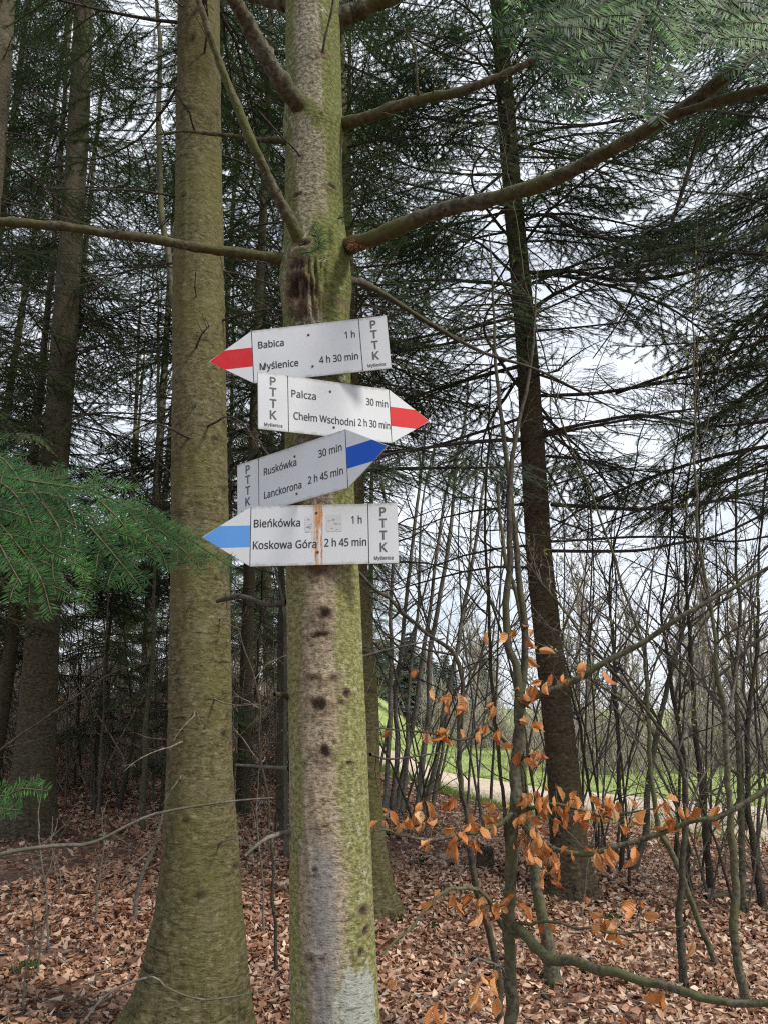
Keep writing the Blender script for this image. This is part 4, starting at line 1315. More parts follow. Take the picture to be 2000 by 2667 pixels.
# trunk in the top left corner
rowsG = [(1500, -150, -88), (900, -90, -30), (240, -30, 24), (0, -15, 38)]
firG, PG, RG = fir('fir trunk just showing in the top left corner', rowsG, 6.2, 'bark_dark', 30, 0.06, None, 12, 0.06, 9, 10)
dead_twigs(firG, PG, RG, rs, 16, 3.0, 8.0, 0.5, 1.4)
add_boughs(firG, PG, 3.6, 10, rs, 2.2, 0.6, 4, (0.55, 0.25, 0.2))
add_boughs(firG, PG, 2.4, 5.0, rs, 1.9, 0.45, 3, (0.9, 0.1, 0.0), bright=True)

# fir behind the sign tree on the right
D_base = ground_hit(985, 2385)
rowsD = [(2370, 925, 1042), (2300, 935, 1018), (2200, 932, 1004), (2000, 925, 990), (1773, 915, 981), (1500, 905, 960), (1000, 890, 935), (400, 872, 910)]
firD, PD, RD = fir('grey fir trunk half hidden behind the sign tree on its right', rowsD, float(D_base[1]), 'bark_big', 44, 0.03,
                   [(math.radians(350), 0.10, 0.5, 0.2), (math.radians(250), 0.06, 0.5, 0.2)], 15, 0.05, 13, 14)
dead_twigs(firD, PD, RD, rs, 40, 1.6, 7.0, 0.5, 1.9, None, 'twig_dark', (-0.35, 0.25))
add_boughs(firD, PD, 3.6, 11, rs, 2.4, 0.40, 4, (0.35, 0.35, 0.3))

# dark fir on the right
E_base = ground_hit(1490, 2335)
E_Y = float(E_base[1])
rowsE = [(2330, 1432, 1548), (2214, 1434, 1527), (2015, 1424, 1507), (1816, 1407, 1484), (1694, 1393, 1467), (1453, 1371, 1437), (1151, 1355, 1416), (850, 1340, 1392), (512, 1310, 1358), (200, 1290, 1332), (0, 1275, 1313)]
firE, PE, RE = fir('dark fir trunk standing right of the signs behind the orange beech leaves', rowsE, E_Y, 'bark_right', 64, 0.025,
                   [(math.radians(340), 0.13, 0.5, 0.2), (math.radians(200), 0.12, 0.5, 0.2), (math.radians(270), 0.06, 0.5, 0.2)], 15, 0.05, 15, 26)
rsE = np.random.RandomState(61)
dead_twigs(firE, PE, RE, rsE, 42, 2.6, 8.5, 0.5, 2.2, None, 'twig_dark', (-0.35, 0.3))
add_boughs(firE, PE, 4.0, 11.5, rsE, 2.9, 0.30, 5, (0.55, 0.33, 0.12), (-0.35, 0.10))
# long dry, sagging limbs of that fir, read one by one
def fir_limb(tree, pts, Y0, Y1, w0, w1, seed, foliage=0.0, scale=1.0, mat='twig_dark', twigs=(14, 2, 0.28)):
    rs = np.random.RandomState(seed)
    pth = np.array([at(p[0] * scale, p[1] * scale, Y0 + (Y1 - Y0) * k / (len(pts) - 1)) for k, p in enumerate(pts)])
    c = resample(pth, 26)
    rr = np.array([depth(p) for p in c]) * np.linspace(w0, w1, 26) / 2 / FPX
    acc = Acc()
    acc.add(*tube(c, rr, 6), 0)
    bare_twigs(acc, c, np.minimum(rr, 0.007), rs, twigs[1], twigs[0], twigs[2], 3, -0.1, 0.1, 0, (0.6, 1.1), 0.14, 0.0012, None, 0.5)
    acc.part('branch', [MAT[mat]], tree)
    if foliage > 0:
        base_w = world_loc(tree)
        L = np.linalg.norm(c[-1] - c[0])
        for k in range(int(foliage)):
            u = rs.uniform(0.3, 0.95)
            i_ = int(u * 25)
            d = unit(c[min(25, i_ + 1)] - c[i_ - 1])
            az = math.atan2(d[1], d[0]) + rs.choice([-1, 1]) * rs.uniform(0.4, 1.1)
            link('bough', (LIVE + THIN)[rs.randint(8)], tree, c[i_] - base_w, (rs.uniform(-0.4, 0.4), rs.uniform(-0.05, 0.4), az), rs.uniform(0.28, 0.55))
Z4 = lambda L: [(1000 + a / 1.659, 850 + b / 1.659) for a, b in L]
Z3 = lambda L: [(1000 + a / 1.659, b / 1.659) for a, b in L]
fir_limb(firE, Z4([(690, 460), (900, 415), (1120, 385), (1400, 430), (1659, 410)]), E_Y, E_Y - 1.0, 10, 7, 1, 6)
fir_limb(firE, Z4([(720, 770), (900, 780), (1100, 790), (1300, 775), (1500, 740), (1720, 690)]), E_Y, E_Y - 1.2, 11, 8, 2, 7)
fir_limb(firE, Z4([(720, 970), (900, 972), (1100, 968), (1250, 940), (1450, 900), (1720, 770)]), E_Y, E_Y - 1.0, 9, 6, 3, 0)
fir_limb(firE, Z4([(720, 930), (900, 920), (1080, 910), (1300, 912), (1500, 930), (1700, 900)]), E_Y, E_Y - 0.8, 7, 5, 4, 0)
fir_limb(firE, Z4([(670, 300), (900, 290), (1100, 260), (1350, 210), (1700, 150)]), E_Y, E_Y - 1.2, 10, 8, 5, 7)
fir_limb(firE, Z4([(1000, 290), (1250, 200), (1450, 130), (1720, 30)]), E_Y - 0.4, E_Y - 1.6, 9, 9, 6, 5)
fir_limb(firE, Z4([(580, 400), (400, 460), (200, 520), (20, 540), (-60, 545)]), E_Y, E_Y + 0.6, 9, 6, 7, 3)
fir_limb(firE, Z4([(700, 560), (850, 575), (960, 600), (1050, 650)]), E_Y, E_Y - 0.8, 8, 5, 8, 4)
fir_limb(firE, Z3([(620, 1180), (800, 1170), (1000, 1210), (1250, 1190), (1450, 1120), (1700, 980)]), E_Y, E_Y - 1.5, 10, 12, 9, 7)
fir_limb(firE, Z3([(600, 950), (700, 930), (850, 1000), (1050, 1050), (1300, 1080), (1659, 1100)]), E_Y, E_Y - 1.5, 9, 8, 10, 8)
fir_limb(firE, Z3([(900, 1550), (1020, 1380), (1100, 1220), (1200, 1060), (1270, 880), (1330, 680), (1370, 560)]), E_Y - 1.0, E_Y - 1.8, 3, 13, 11, 4, mat='stem_dark')
fir_limb(firE, Z3([(540, 620), (700, 560), (900, 540), (1150, 500), (1400, 480), (1700, 520)]), E_Y, E_Y - 1.6, 8, 7, 12, 10)
fir_limb(firE, Z3([(540, 420), (350, 480), (150, 560), (0, 540)]), E_Y, E_Y - 0.5, 8, 5, 13, 8)
fir_limb(firE, Z3([(560, 300), (300, 250), (100, 150)]), E_Y, E_Y - 0.5, 7, 5, 14, 8)
fir_limb(firE, Z4([(560, 130), (350, 230), (150, 320), (0, 400)]), E_Y, E_Y + 0.5, 7, 4, 15, 5)

# firs standing outside the right edge whose boughs reach in
def random_fir(label, x, y, height, r, seed, mat='bark_dark', h0=3.0, lmax=2.6, step=0.4, per=4, kinds=(0.6, 0.25, 0.15), group=None, twigs=12, bright=False, dead0=1.0, name='fir_tree', pitch=(-0.32, 0.05), hmax=99):
    rs = np.random.RandomState(seed)
    z0 = float(ground(x, y))
    lean = rs.normal(size=2) * 0.02
    zs = np.linspace(0, 1, 8)
    P = np.stack([x + lean[0] * zs * height + rs.normal(size=8) * 0.01, y + lean[1] * zs * height, z0 - 0.1 + zs * height], -1)
    R = r * (1 - 0.75 * zs)
    t = thing(name, label, 'tree', (x, y, z0), group)
    v, f, att = trunk_mesh(P, R, 18, 0.16, [(rs.uniform(0, 6.28), 0.5 * r, 0.7, 0.25), (rs.uniform(0, 6.28), 0.4 * r, 0.6, 0.25)], 0.006, seed, ())
    part('trunk', v, [f], MAT[mat], t, attrs=att)
    if twigs: dead_twigs(t, P, R, rs, twigs, z0 + dead0, z0 + h0 + 2.0, 0.4, 1.4, None, 'twig_dark')
    add_boughs(t, P, z0 + h0, z0 + min(hmax, height * 0.96), rs, lmax, step, per, kinds, pitch, bright)
    return t

random_fir('dark fir outside the right edge whose boughs reach in at the top', 4.0, 6.2, 12, 0.16, 201, h0=3.8, lmax=3.0, step=0.36, per=5, kinds=(0.6, 0.32, 0.08))
random_fir('fir beyond the thicket at the right edge', 7.6, 9.5, 12, 0.16, 202, h0=4.2, lmax=2.6, step=0.42)
random_fir('second fir outside the right edge, its boughs high over the thicket', 5.2, 7.4, 14, 0.15, 203, h0=5.2, lmax=3.0, step=0.44, per=4, kinds=(0.6, 0.32, 0.08))

# background firs of the wood, left half
bgL = 'background firs filling the wood'
bg = [(-1.7, 9.6, 17, 0.14, 4.4), (-3.1, 11.5, 18, 0.17, 4.0), (-6.3, 11.0, 17, 0.16, 3.4), (-0.6, 13.2, 18, 0.15, 4.6),
      (-4.0, 17.0, 20, 0.17, 2.4), (-8.2, 15.0, 19, 0.17, 2.6),
      (-3.2, 21.5, 22, 0.16, 1.6), (-6.5, 21.0, 22, 0.17, 1.4), (-9.0, 20.0, 22, 0.16, 1.6), (-11.0, 18.0, 20, 0.16, 1.8), (-8.0, 26.0, 22, 0.16, 0.6), (-4.6, 26.5, 22, 0.16, 0.6), (-1.6, 26.0, 23, 0.16, 1.0), (-12.5, 25.0, 22, 0.16, 0.6),
      (-10.5, 31.0, 20, 0.16, 0.3), (-6.5, 32.0, 20, 0.16, 0.3), (-3.0, 33.0, 20, 0.16, 0.3), (-14.5, 31.0, 20, 0.16, 0.3), (-0.6, 32.0, 20, 0.15, 0.6), (-8.6, 36.0, 18, 0.16, 0.3), (-4.8, 37.0, 18, 0.16, 0.3), (-17.0, 35.0, 18, 0.16, 0.3), (-12.8, 37.0, 18, 0.16, 0.3)]
for k, (x, y, h, r, h0) in enumerate(bg):
    lab = {(-1.7, 9.6): 'slim background fir between the big mossy trunk and the sign tree', (-3.1, 11.5): 'background fir mostly hidden behind the big mossy trunk',
           (-6.3, 11.0): 'background fir at the left edge behind the dark fir, boughs over the top left', (-0.6, 13.2): 'background fir hidden behind the sign tree, its boughs spreading both sides'}.get((x, y), 'background fir with dark boughs deep in the left half of the wood')
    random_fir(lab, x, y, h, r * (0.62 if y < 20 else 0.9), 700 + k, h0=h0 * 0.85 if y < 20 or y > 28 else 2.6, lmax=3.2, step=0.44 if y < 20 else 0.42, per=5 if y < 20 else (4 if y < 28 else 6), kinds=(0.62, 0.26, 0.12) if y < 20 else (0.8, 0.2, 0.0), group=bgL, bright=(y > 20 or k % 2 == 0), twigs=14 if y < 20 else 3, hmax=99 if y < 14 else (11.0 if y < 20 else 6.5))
# dark brushwood closing the wood at the left
def wood_brush(seed):
    rs = np.random.RandomState(seed)
    c = Acc()
    for _ in range(11):
        p0 = np.array([rs.normal() * 0.7, rs.normal() * 0.5, 0])
        d = unit(np.array([rs.normal() * 0.4, rs.normal() * 0.4, 1.0]))
        q = np.array([p0 + d * u * rs.uniform(1.4, 2.6) for u in np.linspace(0, 1, 6)]); q = q + rs.normal(size=q.shape) * 0.04
        r = np.linspace(0.013, 0.004, 6)
        c.add(*tube(q, r, 4), 0)
        bare_twigs(c, q, r, rs, 2, 8, 0.5, 3, 0.5, 0.1, 0, (0.5, 1.0), 0.13, 0.003)
    return c.mesh('bush', [MAT['twig_pale']])
WB = [wood_brush(170 + k) for k in range(3)]
rsb = np.random.RandomState(44)
for k in range(50):
    y = rsb.uniform(10.5, 24); x = y * rsb.uniform(-0.56, -0.05)
    o = link('bare_bush', WB[k % 3], None, (x, y, float(ground(x, y)) - 0.05), (0, 0, rsb.uniform(0, 6.28)), rsb.uniform(0.7, 1.3))
    tag(o, 'brown leafless bush in the undergrowth deep in the left wood', 'bush', 'leafless bushes deep in the left wood')
# young firs with fresher green, in the undergrowth on the left
for k, (x, y, h, lab) in enumerate([(-2.55, 9.2, 3.6, 'young green fir in the undergrowth between the two left trunks'), (-2.1, 12.5, 4.6, 'taller young fir further back between the two left trunks'),
                               (-1.0, 10.8, 3.4, 'young fir in the undergrowth between the big mossy trunk and the sign tree'), (-5.4, 9.8, 4.6, 'young green fir behind the trunks at the left edge'), (-3.75, 10.2, 4.4, 'young green fir just right of the dark left fir'),
                               (-1.6, 17.5, 5.0, 'young fir deep in the wood behind the big mossy trunk')]):
    random_fir(lab, x, y, h, 0.035, 780 + k, h0=0.7, lmax=1.3 + 0.12 * (h - 3), step=0.24, per=5, kinds=(0.9, 0.1, 0.0), twigs=5, bright=True, dead0=0.3, name='young_fir', pitch=(-0.3, 0.15))

# fir just outside the left edge whose bough hangs in front of the trunks
nt_x, nt_y = -2.05, 1.75
z0 = float(ground(nt_x, nt_y))
near_fir = thing('fir_tree', 'fir at the left edge with the large fresh green bough hanging into view', 'tree', (nt_x, nt_y, z0))
Pn_ = np.array([[nt_x, nt_y, z0 - 0.1], [nt_x + 0.02, nt_y, 2.0], [nt_x, nt_y + 0.03, 6.5]])
v, f, att = trunk_mesh(Pn_, [0.11, 0.09, 0.03], 30, 0.05, [(0.5, 0.06, 0.7, 0.2)], 0.004, 17, ())
part('trunk', v, [f], MAT['bark_dark'], near_fir, attrs=att)
Z7 = lambda L: [(a / 2.37, 900 + b / 2.37) for a, b in L]
slb = lambda u: 0.20 * (1 - u) ** 0.75 + 0.03
axes = [([(-900, 700), (-300, 760), (330, 860), (520, 880), (700, 950), (980, 1100), (1180, 1200), (1440, 1380)], 1.80, 1.86, 1, slb, 0.45),
        ([(-300, 700), (30, 860), (150, 1000), (210, 1130), (290, 1260), (400, 1310), (560, 1400)], 1.66, 1.6, 2, lambda u: 0.14 * (1 - u) ** .7 + .03, 0.2),
        ([(320, 870), (430, 1000), (480, 1150), (470, 1300), (450, 1400)], 1.74, 1.66, 3, lambda u: 0.10 * (1 - u) + .03, 0.0),
        ([(500, 1000), (600, 1100), (640, 1250), (560, 1450), (510, 1590)], 1.76, 1.68, 4, lambda u: 0.10 * (1 - u) + .03, 0.0),
        ([(620, 960), (760, 1100), (830, 1250), (800, 1380), (700, 1490)], 1.78, 1.70, 5, lambda u: 0.10 * (1 - u) + .03, 0.0),
        ([(780, 1000), (900, 1160), (1000, 1280), (1040, 1390)], 1.80, 1.74, 6, lambda u: 0.09 * (1 - u) + .03, 0.0),
        ([(900, 1060), (1060, 1200), (1170, 1300), (1250, 1400)], 1.82, 1.78, 7, lambda u: 0.08 * (1 - u) + .03, 0.0),
        ([(560, 1120), (680, 1260), (780, 1380), (880, 1500)], 1.72, 1.66, 8, lambda u: 0.09 * (1 - u) + .03, 0.0),
        ([(-200, 900), (0, 1100), (150, 1280), (260, 1450), (320, 1660)], 1.62, 1.58, 9, lambda u: 0.12 * (1 - u) ** .7 + .03, 0.1),
        ([(-200, 1000), (-20, 1200), (60, 1340), (140, 1480)], 1.56, 1.52, 10, lambda u: 0.12 * (1 - u) ** .7 + .03, 0.1),
        ([(-250, 620), (0, 690), (60, 740), (140, 850)], 1.58, 1.54, 11, lambda u: 0.08 * (1 - u) ** .7 + .03, 0.0),
        ([(-300, 820), (0, 850), (220, 830), (420, 820)], 1.9, 1.95, 12, lambda u: 0.12 * (1 - u) ** .7 + .03, 0.0),
        ([(200, 900), (330, 1060), (380, 1200), (300, 1420)], 1.68, 1.62, 13, lambda u: 0.10 * (1 - u) + .03, 0.0)]
for pts, y0, y1, sd, slf, bare in axes:
    near_spray(near_fir, Z7(pts), y0, y1, (0.35, -0.45, -0.85) if sd in (1, 12) else (0.95, 0.15, 0.25), 400 + sd, slf, tint=0.12, tip=0.30, r0=0.006 if sd == 1 else 0.003, gap=0.042 if sd not in (1,) else 0.045, bare=bare if sd == 1 else 0.0, droop=0.12)
# small spray at the lower left edge
near_spray(near_fir, [(-260, 2040), (-120, 2060), (0, 2075), (60, 2055), (126, 2060)], 1.75, 1.70, (0.1, 0.4, 0.9), 431, lambda u: 0.06 * (1 - u) + 0.02, tint=0.45, tip=0.35, gap=0.022)
near_spray(near_fir, [(-260, 2060), (-100, 2090), (0, 2105), (50, 2110)], 1.72, 1.68, (0.1, 0.4, 0.9), 432, lambda u: 0.05 * (1 - u) + 0.02, tint=0.25, tip=0.25, gap=0.022)
limb(near_fir, [(-1180, 1080), (-800, 1130), (-380, 1195), (-100, 1240), (10, 1262)], 1.75, 1.70, 16, 10, seed=41, twigs=(4, 1, 0.1), scale=1.0, collar=True)
limb(near_fir, [(-1180, 1950), (-800, 2000), (-250, 2045)], 1.75, 1.74, 12, 7, seed=42, twigs=(3, 1, 0.1), scale=1.0)

# ------------------------------------------------------------------ bare saplings and thicket
def sapling(label, pts, Y, widths, mat='stem_grey', twmat='twig_dark', seed=0, group=None, nbr=10, blen=0.28, lev=2, ntw=7, dY=0.0, cat='sapling', name='sapling', top=None, t0=0.3, up=0.4, buds=None, ang=(0.5, 1.1), sides=8, flat=None):
    """pts: photograph pixels from base to top at depth Y; each side branch is a part"""
    rs = np.random.RandomState(seed)
    n = len(pts)
    Pp = np.array([at(a, b, Y + dY * k / max(1, n - 1)) for k, (a, b) in enumerate(pts)])
    W = np.interp(np.linspace(0, 1, n), np.linspace(0, 1, len(widths)), widths)
    Rr = np.array([depth(p) for p in Pp]) * W / 2 / FPX
    Pp, Rr = extend_down(Pp, Rr, 1.05)
    g = float(ground(Pp[0][0], Pp[0][1]))
    Pp[0][2] = min(Pp[0][2], g - 0.03)
    if top:                                    # continue upwards, thinning and swaying
        d = unit(Pp[-1] - Pp[-2])
        for k in range(top):
            d = unit(d + rs.normal(size=3) * 0.10 + np.array([0, 0, 0.06]))
            Pp = np.vstack([Pp, Pp[-1] + d * 0.5]); Rr = np.concatenate([Rr, [max(0.0016, Rr[-1] * 0.82)]])
    t = thing(name, label, cat, (Pp[0][0], Pp[0][1], g), group)
    m = max(20, len(Pp) * 6)
    L = np.concatenate([[0], np.cumsum(np.linalg.norm(np.diff(Pp, axis=0), axis=1))])
    c = resample(Pp, m)
    rr = np.interp(np.linspace(0, 1, m), L / L[-1], Rr)
    c = c + (np.stack([fbm(np.arange(m) * 0.35, np.zeros(m), seed + k, 3) for k in range(3)], -1) - 0.5) * 0.035 * np.minimum(1, np.arange(m) / 5)[:, None]
    rr = rr * (1 + 0.12 * (fbm(np.arange(m) * 0.8, np.zeros(m), seed, 2) - 0.5) * 2)
    rr = rr * (1 + 0.5 * np.exp(-np.arange(m) / 1.6))
    acc = Acc(); acc.add(*tube(c, rr, sides), 0)
    acc.part('stem', [MAT[mat]], t)
    branches(t, c, rr, rs, nbr, blen, lev, ntw, twmat, t0, up, buds, ang, flat)
    return t, c, rr

def branches(t, c, rr, rs, nbr, blen, lev, ntw, twmat, t0=0.3, up=0.4, buds=None, ang=(0.5, 1.1), flat=None):
    m = len(c)
    tan = unit(np.gradient(c, axis=0))
    Ltot = np.linalg.norm(np.diff(c, axis=0), axis=1).sum()
    for _ in range(nbr):
        u = t0 + (1 - t0) * rs.rand()
        k = min(m - 1, int(u * (m - 1)))
        a = rs.uniform(*ang)
        pv = perp(tan[k], rs)
        d = unit(tan[k] * math.cos(a) + pv * math.sin(a))
        ll = blen * Ltot * (1.1 - 0.6 * u) * rs.uniform(0.5, 1.2)
        q = [c[k]]
        for s in range(9):
            d = unit(d + rs.normal(size=3) * 0.11 + np.array([0, 0, up * 0.10]))
            q.append(q[-1] + d * ll / 9)
        q = np.array(q)
        r0 = max(0.0018, min(rr[k] * 0.65, 0.010 * ll + 0.001))
        r_ = np.linspace(r0, 0.0011, len(q))
        acc = Acc()
        acc.add(*tube(q, r_, 5), 0)
        bare_twigs(acc, q, r_, rs, lev, ntw, 0.36, 3, up, 0.12, 0, (0.5, 1.1), 0.12, 0.0008, buds)
        acc.part('branch', [MAT[twmat], MAT['bud']] if buds else [MAT[twmat]], t)

Z1 = lambda L: [(960 + a / 3.072, 1600 + b / 3.072) for a, b in L]
Z2 = lambda L: [(1450 + a / 3.016, 1600 + b / 3.016) for a, b in L]
Z2b = lambda L: [(1450 + a / 3.016, 2150 + b / 3.016) for a, b in L]

# hazel-like clump of leaning grey stems by the track
clump_Y = float(ground_hit(1070, 2125)[1])
clump = [([(1000, 2120), (1005, 2088), (1015, 1893), (1019, 1698), (1017, 1600), (1022, 1400)], 15), ([(1020, 2120), (1035, 1925), (1030, 1828), (1054, 1600), (1075, 1400), (1100, 1200)], 14),
         ([(1030, 2110), (1067, 1925), (1080, 1860), (1103, 1698), (1116, 1600), (1150, 1350)], 15), ([(1085, 2125), (1100, 1990), (1116, 1860), (1120, 1698), (1136, 1600), (1170, 1400), (1190, 1200)], 17),
         ([(1100, 2125), (1132, 1990), (1155, 1854), (1188, 1698), (1205, 1600), (1240, 1400), (1260, 1250)], 14), ([(1122, 2115), (1145, 1990), (1162, 1877), (1181, 1746), (1215, 1560), (1225, 1380)], 10),
         ([(1045, 2125), (1058, 1990), (1062, 1870), (1070, 1740), (1090, 1560), (1095, 1350)], 11), ([(985, 2090), (992, 1990), (1030, 1800), (1070, 1660), (1120, 1480)], 8)]
which = ['first from the left', 'second from the left', 'third from the left', 'thickest, in the middle', 'fifth from the left', 'thin rightmost one', 'dark one in the middle', 'thin one beside the fir trunk']
for k, (pts, w) in enumerate(clump):
    sapling('leaning grey stem of the clump by the track, ' + which[k], pts, clump_Y + 0.15 * (k % 3), (w, w * 0.8, w * 0.5), 'stem_pale', 'twig_grey', 900 + k, 'stems of the clump by the track', 11, 0.24, 2, 9, top=3, cat='stem')

# thicket on the right
T = [
 ('thin stem bending left across the right thicket from the bottom edge', Z2b([(1360, 1340), (1130, 800), (1000, 430), (870, 150)]) + Z2([(800, 1700), (740, 1250), (720, 900), (700, 550), (670, 250), (590, 0)]), 5.2, (17, 15, 11, 8), 'stem_olive', 8),
 ('straight olive stem nearest the bottom right corner', [(1950, 2700)] + Z2b([(1480, 1400), (1400, 1000), (1370, 800), (1400, 500), (1370, 0)]) + Z2([(1350, 1500), (1320, 1100), (1310, 700), (1250, 450), (1210, 0)]), 4.6, (26, 22, 16, 10), 'stem_olive', 5),
 ('mossy stem at the right standing in the thicket', Z2b([(1530, 920), (1450, 600), (1460, 100)]) + Z2([(1440, 1500), (1420, 1000), (1400, 500)]), 6.2, (20, 17, 11), 'stem_olive', 4),
 ('dark stem at the right edge', Z2b([(1640, 900), (1600, 500), (1540, 100)]) + Z2([(1500, 1500), (1490, 900), (1560, 400), (1580, 0)]), 6.3, (26, 19, 12, 8), 'stem_dark', 5),
 ('rough dark stem leaning in the right thicket, low fork', Z2b([(1030, 1400), (1000, 1200), (980, 1000), (950, 700), (970, 500), (990, 200)]) + Z2([(1010, 1700), (1000, 1300), (960, 1100), (830, 920)]), 4.9, (24, 20, 14, 9), 'stem_dark', 3),
 ('curved stem beside the right fir leaning to the right', Z2b([(560, 540), (600, 350), (650, 200), (700, 0)]) + Z2([(700, 1450), (760, 1100), (830, 700), (960, 200), (1000, 0)]), 7.6, (21, 18, 14, 9), 'stem_grey', 5),
 ('upright thin stem just right of the right fir', Z2b([(490, 460), (510, 250), (520, 100)]) + Z2([(510, 1600), (490, 1300), (470, 800), (450, 400), (420, 0)]), 7.6, (14, 12, 10, 7), 'stem_dark', 5),
 ('slender stem close against the right fir', Z2b([(325, 480), (320, 200)]) + Z2([(290, 1600), (200, 1050), (165, 800), (110, 600)]), 7.4, (9, 8, 6), 'stem_dark', 5),
 ('dark stem in the middle of the thicket', [(1850, 2330)] + Z2([(1170, 1800), (1160, 1600), (1130, 1300), (1080, 900), (1060, 500), (1030, 0)]), 7.0, (19, 17, 14, 9), 'stem_dark', 5),
 ('slim dark stem left of the thicket middle', [(1795, 2330)] + Z2([(1010, 1800), (1000, 1500), (980, 1100), (920, 700), (880, 400), (820, 0)]), 7.0, (15, 13, 11, 7), 'stem_dark', 5),
 ('thin reddish stem in the thicket', Z2([(950, 1700), (970, 1200), (960, 600), (970, 100)]), 7.8, (8, 7, 6), 'stem_dark', 4),
 ('slim grey stem at the far right of the thicket', Z2([(1570, 1800), (1590, 1300), (1570, 900)]), 7.5, (10, 8, 6), 'stem_grey', 6),
]
for k, (lab, pts, Y, w, mt, tp) in enumerate(T):
    sapling(lab, pts, Y, w, mt, 'twig_grey', 950 + k, 'stems of the right thicket', 17, 0.27, 2, 11, top=tp, buds=(1, 0.07, 0.020), cat='stem')
# strong limb of the olive stem reaching out at the right edge
rsT = np.random.RandomState(15)
for k in range(15):
    px = rsT.uniform(1180, 2080); py = rsT.uniform(2150, 2330) if px > 1500 else rsT.uniform(2095, 2170)
    b = ground_hit(px, py)
    lean = rsT.uniform(-60, 60)
    h = rsT.uniform(500, 1100)
    pts = [(px, py), (px + lean * 0.3, py - h * 0.35), (px + lean * 0.7 + rsT.uniform(-15, 15), py - h * 0.7), (px + lean, py - h)]
    sapling('thin dark shoot of the tangled undergrowth on the right', pts, float(b[1]), (rsT.uniform(5, 9), 5, 3.5), ('stem_dark', 'stem_grey')[k % 2], 'twig_grey', 1000 + k, 'thin shoots of the right undergrowth', 9, 0.32, 2, 8, top=2, cat='shoot', name='shoot', buds=(1, 0.05, 0.020), t0=0.1, sides=5)
    
for k in range(44):
    px = rsT.uniform(1050, 2150); py = rsT.uniform(2150, 2420) if px > 1500 else rsT.uniform(2095, 2200)
    b = ground_hit(px, py)
    lean = rsT.uniform(150, 520) * rsT.choice([-1, 1])
    h = rsT.uniform(450, 900)
    pts = [(px, py), (px + lean * 0.2, py - h * 0.35), (px + lean * 0.55 + rsT.uniform(-15, 15), py - h * 0.72), (px + lean, py - h)]
    sapling('thin leaning shoot crossing the others in the right undergrowth', pts, float(b[1]), (rsT.uniform(4, 8), 4.5, 3), ('stem_dark', 'stem_grey')[k % 2], 'twig_grey', 1060 + k, 'leaning shoots of the right undergrowth', 8, 0.32, 2, 8, top=1, cat='shoot', name='shoot', buds=(1, 0.05, 0.020), t0=0.1, sides=5, dY=rsT.uniform(-0.8, 0.8))

# undergrowth on the left
Lf = [
 ('straight thin trunk between the two left firs', [(369, 2164), (375, 2025), (383, 1866), (399, 1708), (402, 1550), (408, 1250), (415, 900)], (16, 13, 9, 7), 'stem_olive', 9),
 ('thin upright sapling left of the straight thin trunk', [(256, 2129), (266, 1961), (272, 1819), (277, 1650)], (8, 6, 5), 'stem_grey', 7),
 ('short dark snag with a broken side, left of the straight thin trunk', [(307, 2113), (323, 2050), (342, 1961), (352, 1880)], (16, 11, 5), 'stem_dark', 4),
 ('dark slim trunk behind the big mossy trunk, left of the sign tree', [(728, 2190), (730, 2050), (732, 1750), (735, 1500), (738, 1200)], (21, 19, 15), 'stem_dark', 8),
 ('pale slim stem beside the sign tree at its left', [(747, 2235), (746, 2100), (744, 1900), (742, 1600)], (12, 10, 8), 'stem_grey', 5),
 ('bent thin stem just left of the sign tree', [(723, 2552), (714, 2353), (708, 2184), (681, 1961), (672, 1800)], (9, 8, 5), 'stem_dark', 8),
 ('leaning pale stick in front of the big mossy trunk', [(350, 2401), (368, 2292), (398, 2220), (431, 2112), (450, 2020)], (12, 9, 5), 'stem_grey', 5),
]
for k, (lab, pts, w, mt, nb) in enumerate(Lf):
    Y = float(ground_hit(*pts[0])[1])
    sapling(lab, pts, Y, w, mt, 'twig_brown', 1100 + k, None, nb, 0.22, 2, 7, top=2)
# slim stem climbing beside the big mossy fir
sapling('slim stem climbing past the big mossy trunk at its left', [(470, 1700), (468, 1300), (462, 1000), (464, 844), (449, 754), (440, 663), (422, 543), (416, 290), (418, 150)], 5.0, (20, 18, 16, 12), 'stem_olive', 'twig_dark', 1120, None, 12, 0.16, 2, 8, top=3)
rsT = np.random.RandomState(25)
for k in range(34):
    px = rsT.uniform(-60, 760); py = rsT.uniform(1975, 2130)
    b = ground_hit(px, py)
    if b[1] > 30: continue
    lean = rsT.uniform(-40, 40); h = rsT.uniform(180, 560)
    pts = [(px, py), (px + lean * 0.4, py - h * 0.4), (px + lean * 0.7 + rsT.uniform(-12, 12), py - h * 0.7), (px + lean, py - h)]
    sapling('thin bare shoot in the undergrowth of the left wood', pts, float(b[1]), (rsT.uniform(3.5, 8), 4, 3), ('stem_grey', 'stem_dark', 'stem_olive')[k % 3], ('twig_brown', 'twig_dark')[k % 2], 1200 + k, 'thin shoots of the left undergrowth', 7, 0.34, 2, 7, top=1, cat='shoot', name='shoot', t0=0.1, sides=5)
for k in range(7):
    px = [60, 95, 130, 250, 545, 690, 600][k]; py = [2640, 2560, 2480, 2420, 2330, 2440, 2300][k]
    b = ground_hit(px, py); h = 320 + 60 * (k % 3); lean = (30, 60, -30, 20, 30, -20, 20)[k]
    if 420 < px < 630: continue
    pts = [(px, py), (px + lean * 0.3, py - h * 0.35), (px + lean, py - h * 0.7), (px + lean * 0.6, py - h)]
    sapling('thin leafless shoot rising from the leaf litter at the lower left', pts, float(b[1]), (6, 5, 3), 'stem_grey', 'twig_brown', 1250 + k, 'thin shoots in the leaf litter at the lower left', 6, 0.35, 2, 5, top=0, cat='shoot', name='shoot', t0=0.2, sides=5)

